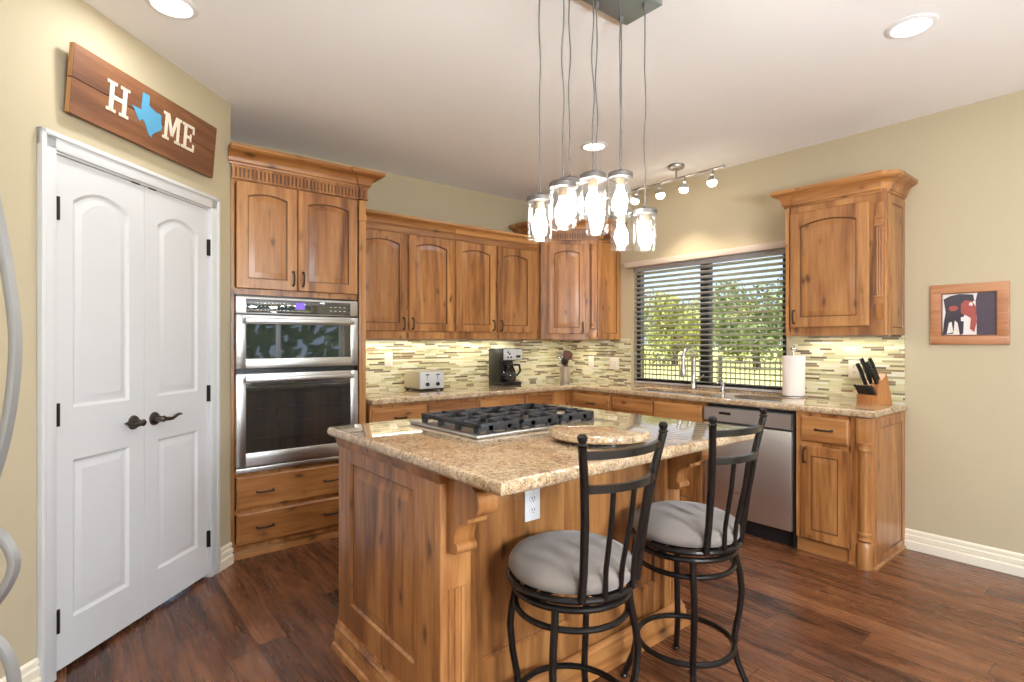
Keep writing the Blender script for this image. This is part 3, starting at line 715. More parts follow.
t = thing('soap_dispenser', 'small brushed nickel soap dispenser beside the faucet', 'soap dispenser', (4.00, 2.275, .910))
b = MB(); b.lathe([(.026, 0), (.026, .008), (.016, .014), (.014, .05), (.018, .055), (.018, .075), (.010, .08)], (0, 0, 0), 20); b.build('base', M['chrome'], t)
b = MB(); b.tube([(0, 0, .076), (-.03, 0, .085), (-.075, 0, .078), (-.082, 0, .068)], [.010, .009, .007, .006], 10); b.build('spout', M['chrome'], t)

# ---------------------------------------------------------------- island
IX, IY = .905, 1.475; IW, ID = 1.293, .81
t = thing('island_cabinet', 'knotty alder kitchen island with corbels and fluted corner posts', 'island', (IX, IY, 0))
b = MB(); b.box(.018, IW - .018, .018, ID - .002, 0, .898); b.build('carcass', M['wood'], t, 0)
PW = .118
def face_panels(b, xs, z0, z1, L, zt=.898):
    # frame boards with recessed raised panels, local front at y=0
    e = [0] + [v for p in xs for v in p] + [L]
    for i in range(0, len(e), 2): b.box(e[i], e[i + 1], 0, .02, .0, zt)
    for (a, c) in xs:
        b.box(a, c, 0, .02, 0, z0); b.box(a, c, 0, .02, z1, zt)
def inset_panel(b, x0, x1, z0, z1):
    pl = lambda s: panel_loops(x0, x1, z0, z1, 0, s, 3)
    bridge(b, pl(0), .0, pl(.006), .011); b.cur = 1; bridge(b, pl(.006), .011, pl(.0095), .012); b.cur = 0
    bridge(b, pl(.0095), .012, pl(.052), .003)
    c = pl(.052); b.add([(p[0], .003, p[1]) for p in c], [tuple(range(len(c)))])
def face(name, frames, M4):
    b = MB(); L = frames['L']; face_panels(b, frames['p'], frames['z0'], frames['z1'], L)
    for (a, c) in frames['p']: inset_panel(b, a, c, frames['z0'], frames['z1'])
    b.xf(M4); return b.build(name, M['wood'], t, 20)
face('front_panel', dict(L=IW - 2 * PW, p=[(.055, .460), (.595, IW - 2 * PW - .055)], z0=.235, z1=.80), Matrix.Translation((PW, 0, 0)))
lf = Matrix.Translation((0, ID, 0)) @ Matrix.Rotation(R_(-90), 4, 'Z')
face('side_panel', dict(L=ID - .03, p=[(.118, .655)], z0=.217, z1=.805), lf)
rf = Matrix.Translation((IW, .03, 0)) @ Matrix.Rotation(R_(90), 4, 'Z')
face('side_panel', dict(L=ID - .03, p=[(.118, .66)], z0=.217, z1=.805), rf)
for x0 in (0, IW - PW):
    b = MB(); b.box(x0, x0 + PW, -.012, .03, 0, .898, .004)
    for i in range(3): 
        xc = x0 + PW / 2 + (i - 1) * .024; b.tube([(xc, -.0125, .15), (xc, -.0125, .52)], .0085, 8)
    b.build('corner_post', M['wood'], t)
    b = MB(); c = []
    # scroll corbel outline (y outward negative, z)
    c += [(-.012, .896), (-.172, .896), (-.176, .880)]
    for i in range(11):
        a = PI / 2 - PI * i / 10; c.append((-.150 - .034 * math.cos(a), .828 + .044 * math.sin(a)))
    c += [(-.146, .778), (-.128, .774), (-.128, .760)]
    for i in range(10):
        a = PI / 2 * (1 - i / 9); c.append((-.126 + .068 * math.cos(a), .688 + .070 * math.sin(a)))
    for i in range(8):
        a = PI / 2 - PI * i / 7; c.append((-.056 - .020 * math.cos(a), .664 + .018 * math.sin(a)))
    c += [(-.034, .644), (-.012, .640)]
    b.ext(c, x0 + .022, x0 + PW - .022, 'x'); b.build('corbel', M['wood'], t, 40)
BP = [(0, 0), (.034, 0), (.034, .008), (.028, .022), (.020, .026), (.020, .070), (.016, .078), (.016, .090), (.009, .098), (.006, .112), (0, .112)]
b = MB(); b.sweep([(0, ID), (0, -.012), (IW, -.012), (IW, ID)], BP); b.build('base_moulding', M['woodx'], t)
b = MB(); b.sweep([(0, ID), (0, -.012), (IW, -.012), (IW, ID)], [(0, .858), (.006, .862), (.012, .880), (.016, .897), (0, .897)]); b.build('top_moulding', M['woodx'], t)
o = slab_cells([.868, 2.235], [1.11, 2.32], lambda x, y: True, .899, .940, .016, 4)
bm = None
o = o.build('island_countertop', M['granite']); tag(o, 'gold granite slab topping the island, with rounded edge', 'countertop')

def outlet(label, loc, rz, plate='plate', kind='outlet', w=.072, h=.118, gangs=1):
    t = thing('wall_' + kind if kind != 'outlet' else 'power_outlet', label, kind, loc, rz)
    W = w if gangs == 1 else w + .045
    MB().box(-W / 2, W / 2, -.006, 0, -h / 2, h / 2, .003).build('cover', M[plate], t)
    b = MB(); s = MB()
    for g_ in range(gangs):
        x = (g_ - (gangs - 1) / 2) * .046
        if kind == 'outlet':
            for zc in (-.021, .021):
                b.lathe([(.0155, -.0085), (.0165, -.0055), (.0165, -.003)], (x, 0, zc), 18, 'y')
                for dx in (-.006, .006): s.box(x + dx - .0012, x + dx + .0012, -.0092, -.0080, zc - .002, zc + .007)
                s.box(x - .002, x + .002, -.0092, -.0080, zc - .010, zc - .006)
        else:
            b.box(x - .016, x + .016, -.010, -.004, -.033, .033, .003); s.box(x - .0145, x + .0145, -.0104, -.009, -.001, .001)
    b.build('socket' if kind == 'outlet' else 'rocker', M[plate], t)
    s.build('slots' if kind == 'outlet' else 'rocker_split', M['black'] if kind == 'outlet' else M['marks'], t, 0)
    return t
outlet('white power outlet on the island front below the granite', (1.296, IY, .722), 0, 'whiteplate')
outlet('ivory power outlet on the tile beside the toaster', (2.06, YB - .010, 1.155), 0)
outlet('single ivory switch on the tile between utensil crock and double switch', (XW - .010, 3.765, 1.10), R_(-90), kind='switch')
outlet('double ivory switch plate on the tile beside the window', (XW - .010, 3.465, 1.095), R_(-90), kind='switch', gangs=2)
outlet('ivory power outlet on the tile behind the knife block', (XW - .010, 1.385, 1.12), R_(-90))

# cooktop
t = thing('gas_cooktop', 'stainless gas cooktop with black cast iron grates on the island', 'cooktop', (1.18, 1.65, .940)); CW, CD = .725, .52
b = MB(); b.box(0, CW, 0, CD, 0, .014, .006, 3); b.build('tray', M['steel'], t)
for i in range(3):
    x0 = .024 + i * .216; x1 = x0 + .211; y0, y1 = .025, .455
    b = MB(); s = .007; zt = .052; zb = .034
    b.box(x0, x1, y0, y0 + .014, .022, zt, .003); b.box(x0, x1, y1 - .014, y1, .022, zt, .003); b.box(x0, x0 + .014, y0, y1, zb, zt, .003); b.box(x1 - .014, x1, y0, y1, zb, zt, .003)
    ym = (y0 + y1) / 2; xm = (x0 + x1) / 2; b.box(x0, x1, ym - s, ym + s, zb, zt, .003)
    for yc in ((y0 + ym) / 2, (ym + y1) / 2):
        b.box(x0, xm - .03, yc - s, yc + s, zb, zt + .004, .003); b.box(xm + .03, x1, yc - s, yc + s, zb, zt + .004, .003)
        b.box(xm - s, xm + s, yc - .095, yc - .03, zb, zt + .004, .003); b.box(xm - s, xm + s, yc + .03, yc + .095, zb, zt + .004, .003)
    for k in range(4):
        yy = y0 + .02 + k * (y1 - y0 - .04) / 3
        for xx in (x0 + .007, x1 - .007): b.box(xx - .007, xx + .007, yy - .014, yy + .014, .013, zb + .01, .002)
    for xx in (x0 + .06, x1 - .06): b.box(xx - .012, xx + .012, y0, y0 + .014, .013, zb + .01, .002)
    b.build('grate', M['iron'], t)
    for yc in ([(y0 + ym) / 2, (ym + y1) / 2] if i != 1 else [ym]):
        b = MB(); b.lathe([(.045, .0135), (.045, .022), (.040, .024)], (xm, yc, 0), 24); bb = b.build('burner', M['pewter'], t)
        b = MB(); b.lathe([(.034, .024), (.036, .027), (.034, .033), (.02, .034)], (xm, yc, 0), 24); b.build('burner_cap', M['iron'], bb)
for i in range(5):
    b = MB(); b.lathe([(.019, .0135), (.020, .018), (.016, .022), (.015, .040), (.011, .043)], (.24 + i * .07, .488, 0), 20); b.build('knob', M['chrome'], t)

t = thing('lazy_susan', 'round granite lazy susan on the island beside the cooktop', 'lazy susan', (1.533, 1.365, .940))
b = MB(); b.lathe([(.13, 0), (.13, .013), (.12, .0135)], (0, 0, 0), 40); b.build('turntable_base', M['black'], t)
b = MB(); b.lathe([(.165, .0135), (.181, .0165), (.185, .022), (.185, .036), (.182, .041), (.174, .0435), (.0, .0435)], (0, 0, 0), 64, cap=False); b.build('disc', M['granite'], t)

# ---------------------------------------------------------------- bar stools
def make_stool():
    t = thing('bar_stool', '', 'stool', (0, 0, 0), 0, 'swivel bar stools at the island')
    m = M['stoolmetal']
    b = MB(); b.lathe([(.0, .582), (.17, .582), (.192, .588), (.200, .600), (.199, .616), (.185, .638), (.15, .654), (.09, .664), (.0, .667)], (0, 0, 0), 48, cap=False); b.build('seat', M['fabric'], t, 60)
    ring = lambda r, z, rad, n=48: MB().tube([(r * math.cos(2 * PI * i / n), r * math.sin(2 * PI * i / n), z) for i in range(n)], rad, 10, True)
    b = ring(.197, .572, .0105)
    b.box(-.19, .19, -.012, .012, .563, .574); b.box(-.012, .012, -.19, .19, .563, .574); b.build('seat_ring', m, t)
    b = MB(); b.lathe([(.09, .545), (.09, .563)], (0, 0, 0), 24); b.build('swivel_plate', m, t)
    b = ring(.182, .540, .0105); b.box(-.18, .18, -.010, .010, .533, .545); b.box(-.010, .010, -.18, .18, .533, .545); b.build('upper_ring', m, t)
    b = ring(.176, .478, .0095); b.build('brace_ring', m, t)
    b = ring(.176, .170, .0105); b.build('foot_ring', m, t)
    prof = [(.182, .543), (.186, .50), (.202, .43), (.208, .37), (.200, .29), (.184, .21), (.180, .16), (.192, .10), (.212, .05), (.228, .012)]
    for k in range(4):
        a = R_(45 + 90 * k - 4); b = MB(); b.tube([(r * math.cos(a), r * math.sin(a), z) for r, z in prof], .0118, 10)
        b.ball((.228 * math.cos(a), .228 * math.sin(a), .011), .0165, 12, (1, 1, .66)); b.build('leg', m, t)
    def post(s): return [(s * .122, -.160, .572), (s * .126, -.172, .66), (s * .138, -.188, .80), (s * .156, -.203, .92), (s * .180, -.218, 1.026)]
    for s in (-1, 1):
        b = MB(); b.tube(post(s), .0125, 12); p = post(s)[-1]; b.lathe([(.013, 0), (.016, .004), (.010, .010), (.014, .018), (.014, .026), (.008, .033)], p, 14); b.build('back_post', m, t)
    def rail(z, xh, y0, bow): return [(xh * (2 * i / 12 - 1), y0 - bow * (1 - (2 * i / 12 - 1) ** 2), z) for i in range(13)]
    sq = [(-.007, -.011), (.007, -.011), (.007, .011), (-.007, .011)]
    for z, xh, y0 in ((.998, .170, -.212), (.902, .153, -.201)):
        b = MB(); b.tube(rail(z, xh, y0, .050), 0, sect=sq, up=(0, 0, 1)); b.build('back_rail', m, t)
    for u in (-.5, 0, .5):
        b = MB(); bow = .050 * (1 - u * u)
        b.tube([(u * .153, -.201 - bow, .902), (u * .140, -.189 - bow * .95, .80), (u * .126, -.176 - bow * .6, .66), (u * .118, -.1795 - .018 * (1 - u * u), .572)], .0078, 10); b.build('spindle', m, t)
    return t
s1 = make_stool(); s1.location = (1.243, 1.224, 0); s1.rotation_euler = (0, 0, R_(0)); s1['label'] = 'taupe-cushioned black metal bar stool in front of the island power outlet'
s2 = dup(s1, (1.831, 1.198, 0), R_(1), 'taupe-cushioned black metal bar stool at the island end toward the dishwasher')
for c_ in [x for x in bpy.data.objects if x.parent == s1 and x.name.startswith('leg')]: c_.rotation_euler = (0, 0, R_(-11))

# ---------------------------------------------------------------- pantry doors
def pantry_door(k, x0, x1, lever_dir, hinge_x, label):
    o = MB(); z0, z1 = .020, 2.034; y = .001; th = .0; zm = .935
    def part(b, a0, a1, pz0, pz1, arch, fr):
        # outer cell a0..a1 x pz0..pz1 with panel inset fr=(l,r,bot,top)
        k_ = 17
        def out(): 
            L = [(a0, pz0), (a1, pz0)]
            for i in range(k_): L.append((a1 + (a0 - a1) * i / (k_ - 1), pz1))
            return L
        def inn(s):
            l, r_, bo, to = fr; X0, X1, Z0, Z1 = a0 + l + s, a1 - r_ - s, pz0 + bo + s, pz1 - to - s; L = [(X0, Z0), (X1, Z0)]
            for i in range(k_):
                tt = 1 - 2 * i / (k_ - 1); sh = max(0, (abs(tt) - 0.0)); L.append(((X0 + X1) / 2 + tt * (X1 - X0) / 2, Z1 - arch * tt * tt))
            return L
        bridge(b, out(), y, inn(0), y); bridge(b, inn(0), y, inn(.012), y + .009); bridge(b, inn(.012), y + .009, inn(.022), y + .009); bridge(b, inn(.022), y + .009, inn(.045), y + .003)
        c = inn(.045); b.add([(p[0], y + .003, p[1]) for p in c], [tuple(range(len(c)))])
    fr = (.100, .092, .20, .09)
    part(o, x0, x1, z0, zm, 0, (.085, .085, .178, .105)); part(o, x0, x1, zm, z1, .055, (.085, .085, .105, .105))
    o.add([(x0, y, z0), (x1, y, z0), (x1, y, z1), (x0, y, z1), (x0, y + .035, z0), (x1, y + .035, z0), (x1, y + .035, z1), (x0, y + .035, z1)], [(0, 1, 5, 4), (1, 2, 6, 5), (2, 3, 7, 6), (3, 0, 4, 7), (4, 5, 6, 7)])
    d = struct(o.build('door_%d' % k, M['white'], loc=PO, rotz=PROT, smooth=30), label, 'door')
    hx = x1 - .062 if lever_dir < 0 else x0 + .062; hz = .935
    b = MB(); b.lathe([(.033, .010), (.034, .004), (.030, -.006), (.016, -.010), (.013, -.040), (.016, -.050), (.010, -.056)], (hx, 0, hz), 24, 'y')
    s = lever_dir; b.tube([(hx, -.046, hz), (hx + s * .025, -.050, hz - .003), (hx + s * .055, -.050, hz - .006), (hx + s * .080, -.048, hz + .002), (hx + s * (.105 if s > 0 else .09), -.046, hz + .010), (hx + s * (.125 if s > 0 else .098), -.046, hz + .008)], [.011, .010, .0085, .008, .007, .005], 10)
    b.build('door_handle', M['lever'], d)
    for z in (.215, 1.02, 1.825):
        b = MB(); b.box(hinge_x - .013, hinge_x + .013, -.003, .006, z - .045, z + .045, .002); b.tube([(hinge_x, -.006, z - .045), (hinge_x, -.006, z + .045)], .007, 8); b.build('hinge', M['pull'], d)
    b = MB(); xb = x1 - .05 if lever_dir < 0 else x0 + .05; b.box(xb - .022, xb + .022, -.003, .012, z1 - .002, z1 + .004); b.build('catch', M['pull'], d, 0)
    return d
pantry_door(1, .003, .4575, -1, .016, 'white two-panel pantry door leaf with its hinges beside the scroll stand')
pantry_door(2, .4600, .917, 1, .917, 'white two-panel pantry door leaf hinged next to the oven cabinet')

# ---------------------------------------------------------------- HOME sign
t = thing('home_sign', 'brown plank sign reading HOME with a blue state shape', 'sign', (0, 0, 0))
sx0, sx1, sh = 0, .872, .276
for (z0, z1) in ((.001, .140), (.142, .276)):
    b = MB(); b.cur = 0; b.box(sx0, sx1, -.022, 0, z0, z1, .0015, 1); b.cur = 1; b.box(sx0 - .0015, sx0 + .002, -.020, -.002, z0 + .002, z1 - .002); b.build('board', [M['signwood'], M['signedge']], t, 0)
b = MB(); b.box(.12, .15, 0, .012, .02, .27); b.box(.72, .75, 0, .012, .02, .27); b.build('batten', M['signedge'], t, 0)
def strokes(name, rects, polys, ox, oz, w, h):
    b = MB()
    for (a0, a1, c0, c1) in rects: b.box(ox + a0 * w, ox + a1 * w, -.0245, -.0215, oz + c0 * h, oz + c1 * h)
    for P in polys: b.ext([(ox + p[0] * w, oz + p[1] * h) for p in P], -.0242, -.0214, 'y')
    return b.build(name, M['sign_white'], t, 0)
LZ, LH = .083, .128
strokes('letter_h', [(.12, .30, 0, 1), (.70, .88, 0, 1), (.3, .7, .43, .57), (0, .42, 0, .10), (.58, 1, 0, .10), (0, .42, .90, 1), (.58, 1, .90, 1)], [], .160, LZ, .118, LH)
strokes('letter_m', [(.10, .24, 0, 1), (.76, .90, 0, 1), (0, .34, 0, .10), (.66, 1, 0, .10), (0, .24, .90, 1), (.76, 1, .90, 1)], [[(.16, 1), (.32, 1), (.56, .30), (.44, .18)], [(.84, 1), (.68, 1), (.44, .30), (.56, .18)]], .482, LZ, .122, LH)
strokes('letter_e', [(.14, .34, 0, 1), (0, .95, 0, .11), (0, .90, .89, 1), (.34, .66, .45, .56), (.82, .95, 0, .30), (.78, .90, .70, 1), (.60, .70, .36, .66)], [], .612, LZ, .095, LH)
TXP = [(.31, 1.0), (.53, 1.0), (.53, .76), (.60, .73), (.70, .70), (.80, .68), (.90, .69), (.955, .66), (.96, .50), (1.0, .42), (.985, .30), (.90, .24), (.80, .16), (.70, .08), (.68, 0), (.60, .02), (.54, .10), (.48, .22), (.42, .31), (.34, .33), (.28, .25), (.22, .29), (.17, .38), (.08, .49), (0, .555), (.31, .555)]
b = MB(); b.ext([(.290 + p[0] * .185, .058 + p[1] * .180) for p in TXP], -.0245, -.0215, 'y'); b.build('state_shape', M['sign_blue'], t, 0)
c45 = math.cos(PI / 4)
lx = .035; t.location = (PO[0] + lx * c45 + .013 * c45, PO[1] + lx * c45 - .013 * c45, 2.206)
t.rotation_euler = (R_(5.0), 0, PROT)

# ---------------------------------------------------------------- ceiling lights
def can(loc, label):
    t = thing('recessed_light', label, 'ceiling light', (loc[0], loc[1], CH), 0, 'recessed ceiling lights')
    b = MB(); b.lathe([(.074, -.001), (.095, -.001), (.097, -.004), (.090, -.008), (.076, -.010), (.074, -.006)], (0, 0, 0), 36, cap=False); b.build('trim_ring', M['whiteplate'], t)
    b = MB(); b.lathe([(.076, -.0025), (.076, -.001)], (0, 0, 0), 32); b.build('lens', M['lens'], t)
    light('can_lamp', 'AREA', (0, 0, -.012), CAN_POWER, (.96, .98, 1.0), t, shape='DISK', size=.14)
can((.338, 2.649), 'round recessed ceiling light above the HOME sign')
can((2.899, .753), 'round recessed ceiling light over the open floor near the plain wall')
can((2.921, 2.65), 'round recessed ceiling light behind the pendant cords')
for p in ((.34, .75), (-1.9, -1.2), (1.0, -1.9), (2.9, -1.2)):  # extra unseen cans added to raise the room's brightness
    can(p, 'round recessed fill light added out of view over the camera side')

for x, lab in ((.45, 'added opal globe fill light behind the camera, nearer the pantry'), (1.35, 'added opal globe fill light behind the camera, nearer the window wall')):  # unseen globe lamps added to brighten the ceiling and cabinet fronts
    t = thing('fill_globe', lab, 'added fill light', (x, -1.15, CH), 0, 'opal globe fill lights added behind the camera')
    b = MB(); b.lathe([(.06, 0), (.065, -.012), (.04, -.03), (.012, -.036)], (0, 0, 0), 28); b.build('canopy', M['pewter'], t)
    b = MB(); b.tube([(0, 0, -.03), (0, 0, -1.05)], .004, 8); b.lathe([(.05, -1.05), (.055, -1.04), (.03, -1.01), (.01, -1.005)], (0, 0, 0), 24); b.build('stem', M['pewter'], t)
    b = MB(); b.ball((0, 0, -1.20), .16, 32); b.build('globe', M['globe'], t)

# track light
t = thing('track_light', 'four-head bronze track light on the ceiling by the window', 'track light', (3.75, 2.55, CH))
b = MB(); b.lathe([(.062, -.0), (.066, -.006), (.060, -.022), (.040, -.032), (.012, -.036)], (0, -.02, 0), 28); b.tube([(0, -.02, -.03), (0, -.02, -.10)], .008, 8); b.build('canopy', M['pewter'], t)
b = MB(); b.tube([(0, -.425, -.105), (0, .42, -.105)], .008, 10); b.ball((0, -.425, -.105), .013, 10); b.ball((0, .42, -.105), .013, 10); b.build('rail', M['pewter'], t)
for y, tilt in ((-.335, (.15, .05)), (-.10, (.25, .25)), (.13, (.2, -.05)), (.36, (-.1, .35))):
    b = MB(); b.tube([(0, y, -.105), (0, y, -.150)], .007, 8)
    b.tube([(-.022, y - .03, -.19), (-.022, y - .03, -.155), (-.022, y + .0, -.15), (-.022, y + .03, -.155), (-.022, y + .03, -.19)], .004, 6)
    hd = b.build('lamp_head', M['pewter'], t)
    ax = Vector((tilt[0], tilt[1], -1)).normalized(); q = Vector((0, 0, -1)).rotation_difference(ax).to_matrix().to_4x4()
    b = MB(); b.lathe([(.016, .0), (.024, -.012), (.030, -.030), (.036, -.055), (.034, -.055), (.026, -.028), (.014, -.010)], (0, 0, 0), 20, cap=False); b.xf(Matrix.Translation((-.01, y, -.160)) @ q); b.build('reflector', M['pewter'], hd)
    b = MB(); b.ball((0, 0, -.048), .036, 16, (1, 1, .85)); b.xf(Matrix.Translation((-.01, y, -.160)) @ q); b.build('bulb', M['spotbulb'], hd)
    lp = light('track_lamp', 'SPOT', Vector((-.01, y, -.160)) + ax * .078, 17.0, WARM, t, spot_size=R_(95), spot_blend=.8, shadow_soft_size=.03)
    lp.rotation_euler = (-ax).to_track_quat('Z', 'Y').to_euler()

# ---------------------------------------------------------------- pendant chandelier
t = thing('pendant_chandelier', 'cluster of eight glass jar pendants hanging from one plate', 'chandelier', (1.585, 1.43, CH))
b = MB(); b.box(-.305, .300, -.094, .092, -.026, 0, .003); b.build('canopy', M['canopy'], t)
jars = [(0, 1, 1.843, 1.677), (0, 0, 1.867, 1.693), (1, 1, 1.935, 1.769), (1, 0, 1.926, 1.748), (2, 1, 1.905, 1.731), (2, 0, 1.961, 1.799), (3, 1, 1.858, 1.689), (3, 0, 1.842, 1.673)]
rnd = random.Random(3)
for (k, far, zt, zb) in jars:
    X = 1.352 + .155 * k - 1.585; Y = (1.494 if far else 1.372) - 1.43; z1 = zt - CH; z0 = zb - CH
    if z1 - z0 > .168: z0 = z1 - .166
    P = []; ph = rnd.random() * 6; n_ = 26
    for i in range(n_ + 1):
        f = i / n_; a = .0035 * math.sin(PI * f); P.append((X + a * math.sin(ph + f * 17), Y + a * math.cos(ph * 2 + f * 13), -.026 + (z1 + .012 + .026) * f))
    b = MB(); b.tube(P, .0026, 6); b.lathe([(.011, -.026), (.011, -.034), (.007, -.050), (.004, -.055)], (X, Y, 0), 12); b.build('cord', M['cord'], t)
    b = MB(); r = .046; zc = z1 - .020
    prof = [(r * .30, z0), (r * .86, z0), (r * .97, z0 + .006), (r, z0 + .016), (r, zc - .022), (r * .96, zc - .010), (r * .86, zc - .002), (r * .86, zc)]
    inner = [(q[0] - .0032, q[1] + (.005 if i < 2 else 0)) for i, q in enumerate(prof)][::-1]
    b.lathe(prof + inner, (X, Y, 0), 32, cap=False); j = b.build('glass_jar', M['jar'], t, 50)
    b = MB(); b.lathe([(r * .98, zc - .004), (r * 1.05, zc - .002), (r * 1.05, zc + .014), (r * .98, zc + .018), (r * .40, zc + .021), (.012, zc + .024), (.008, zc + .032), (.004, zc + .034)], (X, Y, 0), 32); b.build('lid', M['lid'], j)
    b = MB(); b.lathe([(.017, zc - .002), (.017, zc - .030), (.013, zc - .034)], (X, Y, 0), 16); b.build('socket', M['socket'], j)
    b = MB(); b.lathe([(.012, zc - .030), (.0135, zc - .042), (.021, zc - .060), (.0275, zc - .078), (.029, zc - .090), (.026, zc - .104), (.017, zc - .114), (.0, zc - .118)], (X, Y, 0), 20, cap=False); b.build('bulb', M['bulb'], j, 60)

# ---------------------------------------------------------------- blind
t = thing('window_blind', 'open taupe horizontal slat blind over the sink window', 'blind', (XW, 1.846, .915))
BL = 3.225 - 1.846
b = MB(); b.box(-.066, -.001, -.10, BL + .075, 1.078, 1.128, .005); b.build('valance', M['valance'], t)
MB().box(-.008, .040, 0, BL, 1.040, 1.082, .003).build('head_rail', M['slat'], t)
b = MB(); n_ = 23; zz = []
for i in range(n_):
    z = .052 + i * .0440; zz.append(z); a = R_(13); cx = .012; hw = .029
    P = [(cx - hw * math.cos(a), z + hw * math.sin(a)), (cx - .4 * hw, z + .4 * hw * math.sin(a) + .0018), (cx + .4 * hw, z - .4 * hw * math.sin(a) + .0018), (cx + hw * math.cos(a), z - hw * math.sin(a)), (cx + hw * math.cos(a), z - hw * math.sin(a) - .0045), (cx - hw * math.cos(a), z + hw * math.sin(a) - .0045)]
    b.ext([(p[0], p[1]) for p in P], 0, BL, 'y')
b.build('slats', M['slat'], t, 0)
MB().box(-.012, .038, 0, BL, .006, .026, .004).build('bottom_rail', M['slat'], t)
for y in (.16, BL / 2 - .13, BL / 2 + .2, BL - .17):
    b = MB(); b.tube([(-.015, y, .02), (-.015, y, 1.08)], .0011, 5); b.tube([(.039, y, .02), (.039, y, 1.08)], .0011, 5); b.build('ladder_cord', M['slat'], t, 0)

# ---------------------------------------------------------------- counter things
t = thing('toaster', 'cream and silver toaster with two dials on the counter', 'toaster', (2.145, 3.78, .910)); W, D, H = .235, .26, .165
b = MB(); b.box(0, W, .006, D, .014, H, .020, 4); b.build('body', M['toaster'], t)
b = MB(); b.box(.008, W - .008, -.004, .014, .020, H - .012, .006); fp = b.build('front_plate', M['silver'], t)
b = MB(); b.box(.004, W - .004, -.002, D - .004, .008, .022, .003)
for x in (.015, W - .03):
    for y in (.01, D - .03): b.box(x, x + .02, y, y + .02, 0, .010)
b.build('base', M['black'], t, 0)
b = MB()
for x in (.045, .145): b.box(x, x + .035, .03, D - .03, H - .002, H + .0012); pass
b.build('slots', M['black'], t, 0)
for x in (.070, .165):
    b = MB(); b.lathe([(.016, -.004), (.015, -.016), (.010, -.018)], (x, 0, .056), 18, 'y'); b.build('dial', M['black'], t)
    b = MB(); b.box(x - .014, x + .014, -.018, -.003, .128, .136, .003); b.box(x - .0012, x + .0012, -.0048, -.003, .085, .128); b.build('lever', M['black'], t)
t = thing('coffee_maker', 'black drip coffee maker with silver control panel', 'coffee maker', (2.985, 3.78, .910)); W, D, H = .215, .215, .335
b = MB(); b.box(0, W, 0, D, 0, .035, .008); b.box(0, W, .12, D, .03, H, .010); b.box(0, W, .0, D, .225, H, .010); b.box(-.002, .05, .05, D, .03, H - .01, .01); b.build('body', M['black'], t)
b = MB(); b.box(.006, W - .004, -.006, .004, .232, H - .006, .003); cp = b.build('control_panel', M['silver'], t)
b = MB()
for x, z in ((.05, .255), (.085, .255), (.05, .30), (.07, .285)): b.lathe([(.009, -.006), (.009, -.010)], (x, 0, z), 12, 'y')
b.box(.145, .195, -.008, -.005, .25, .272); b.build('buttons', M['black'], cp)
b = MB(); b.lathe([(.055, .037), (.072, .050), (.076, .095), (.060, .150), (.045, .175), (.050, .185)], (.098, .050, 0), 28, cap=False); c = b.build('carafe', M['carafe'], t)
b = MB(); b.lathe([(.052, .185), (.052, .197), (.03, .205)], (.098, .050, 0), 24); b.tube([(.140, .02, .185), (.185, .0, .185), (.195, -.005, .13), (.165, .015, .085)], [.012, .012, .011, .009], 8); b.lathe([(.0765, .095), (.0775, .105), (.0745, .112)], (.098, .05, 0), 28, cap=False); b.build('handle', M['black'], c)

t = thing('utensil_crock', 'brushed steel utensil crock in the counter corner', 'crock', (3.745, 3.775, .910))
b = MB(); b.lathe([(.050, 0), (.052, .004), (.052, .150), (.054, .153), (.050, .153), (.048, .008), (.0, .008)], (0, 0, 0), 32, cap=False); b.build('pot', M['steelz'], t)
def utensil(name, label, mat, head, dx, dy, L=.24, r=.005):
    b = MB(); p0 = Vector((3.745 - dx * .3, 3.775 - dy * .3, .9185)); p1 = Vector((3.745 + dx, 3.775 + dy, .91 + L))
    b.tube([p0, p1], r, 8); ax = (p1 - p0).normalized(); q = Vector((0, 0, 1)).rotation_difference(ax).to_matrix().to_4x4(); k = len(b.v)
    rz = Matrix.Rotation(R_(-39), 4, 'Z')
    if head == 'paddle': b.ext([(-.018, 0), (.018, 0), (.032, .03), (.032, .09), (.024, .10), (-.024, .10), (-.032, .09), (-.032, .03)], -.004, .004, 'y')
    elif head == 'spoon': b.ball((0, 0, .045), .030, 16, (1, .35, 1.4))
    elif head == 'whisk':
        for i in range(5):
            a = PI * i / 5; b.tube([(.004 * math.cos(a), .004 * math.sin(a), 0), (.024 * math.cos(a), .024 * math.sin(a), .05), (.018 * math.cos(a), .018 * math.sin(a), .085), (0, 0, .10), (-.018 * math.cos(a), -.018 * math.sin(a), .085), (-.024 * math.cos(a), -.024 * math.sin(a), .05), (-.004 * math.cos(a), -.004 * math.sin(a), 0)], .0014, 5)
    elif head == 'ladle': b.lathe([(.0, .012), (.02, .016), (.032, .034), (.034, .05), (.031, .05), (.0, .018)], (0, 0, 0), 16, cap=False)
    b.xf(Matrix.Translation(p1 - ax * .01) @ q @ rz, k)
    return tag(b.build(name, M[mat]), label, 'kitchen utensil', 'utensils standing in the steel crock')
utensil('wooden_turner', 'broad reddish-brown wooden turner standing upright in the steel crock', 'brownwood', 'paddle', .006, -.012, .22, .006)
utensil('wooden_spoon', 'reddish-brown wooden spoon leaning toward the window in the crock', 'brownwood', 'spoon', .026, -.024, .225, .005)
utensil('wire_whisk', 'steel wire whisk leaning toward the coffee maker in the crock', 'chrome', 'whisk', -.034, .016, .20, .004)
utensil('serving_ladle', 'steel ladle with bowl up at the rear of the utensil crock', 'chrome', 'ladle', -.018, .028, .25, .004)
utensil('black_spoon', 'black nylon spoon low in the front of the utensil crock', 'black', 'spoon', -.026, -.022, .17, .005)

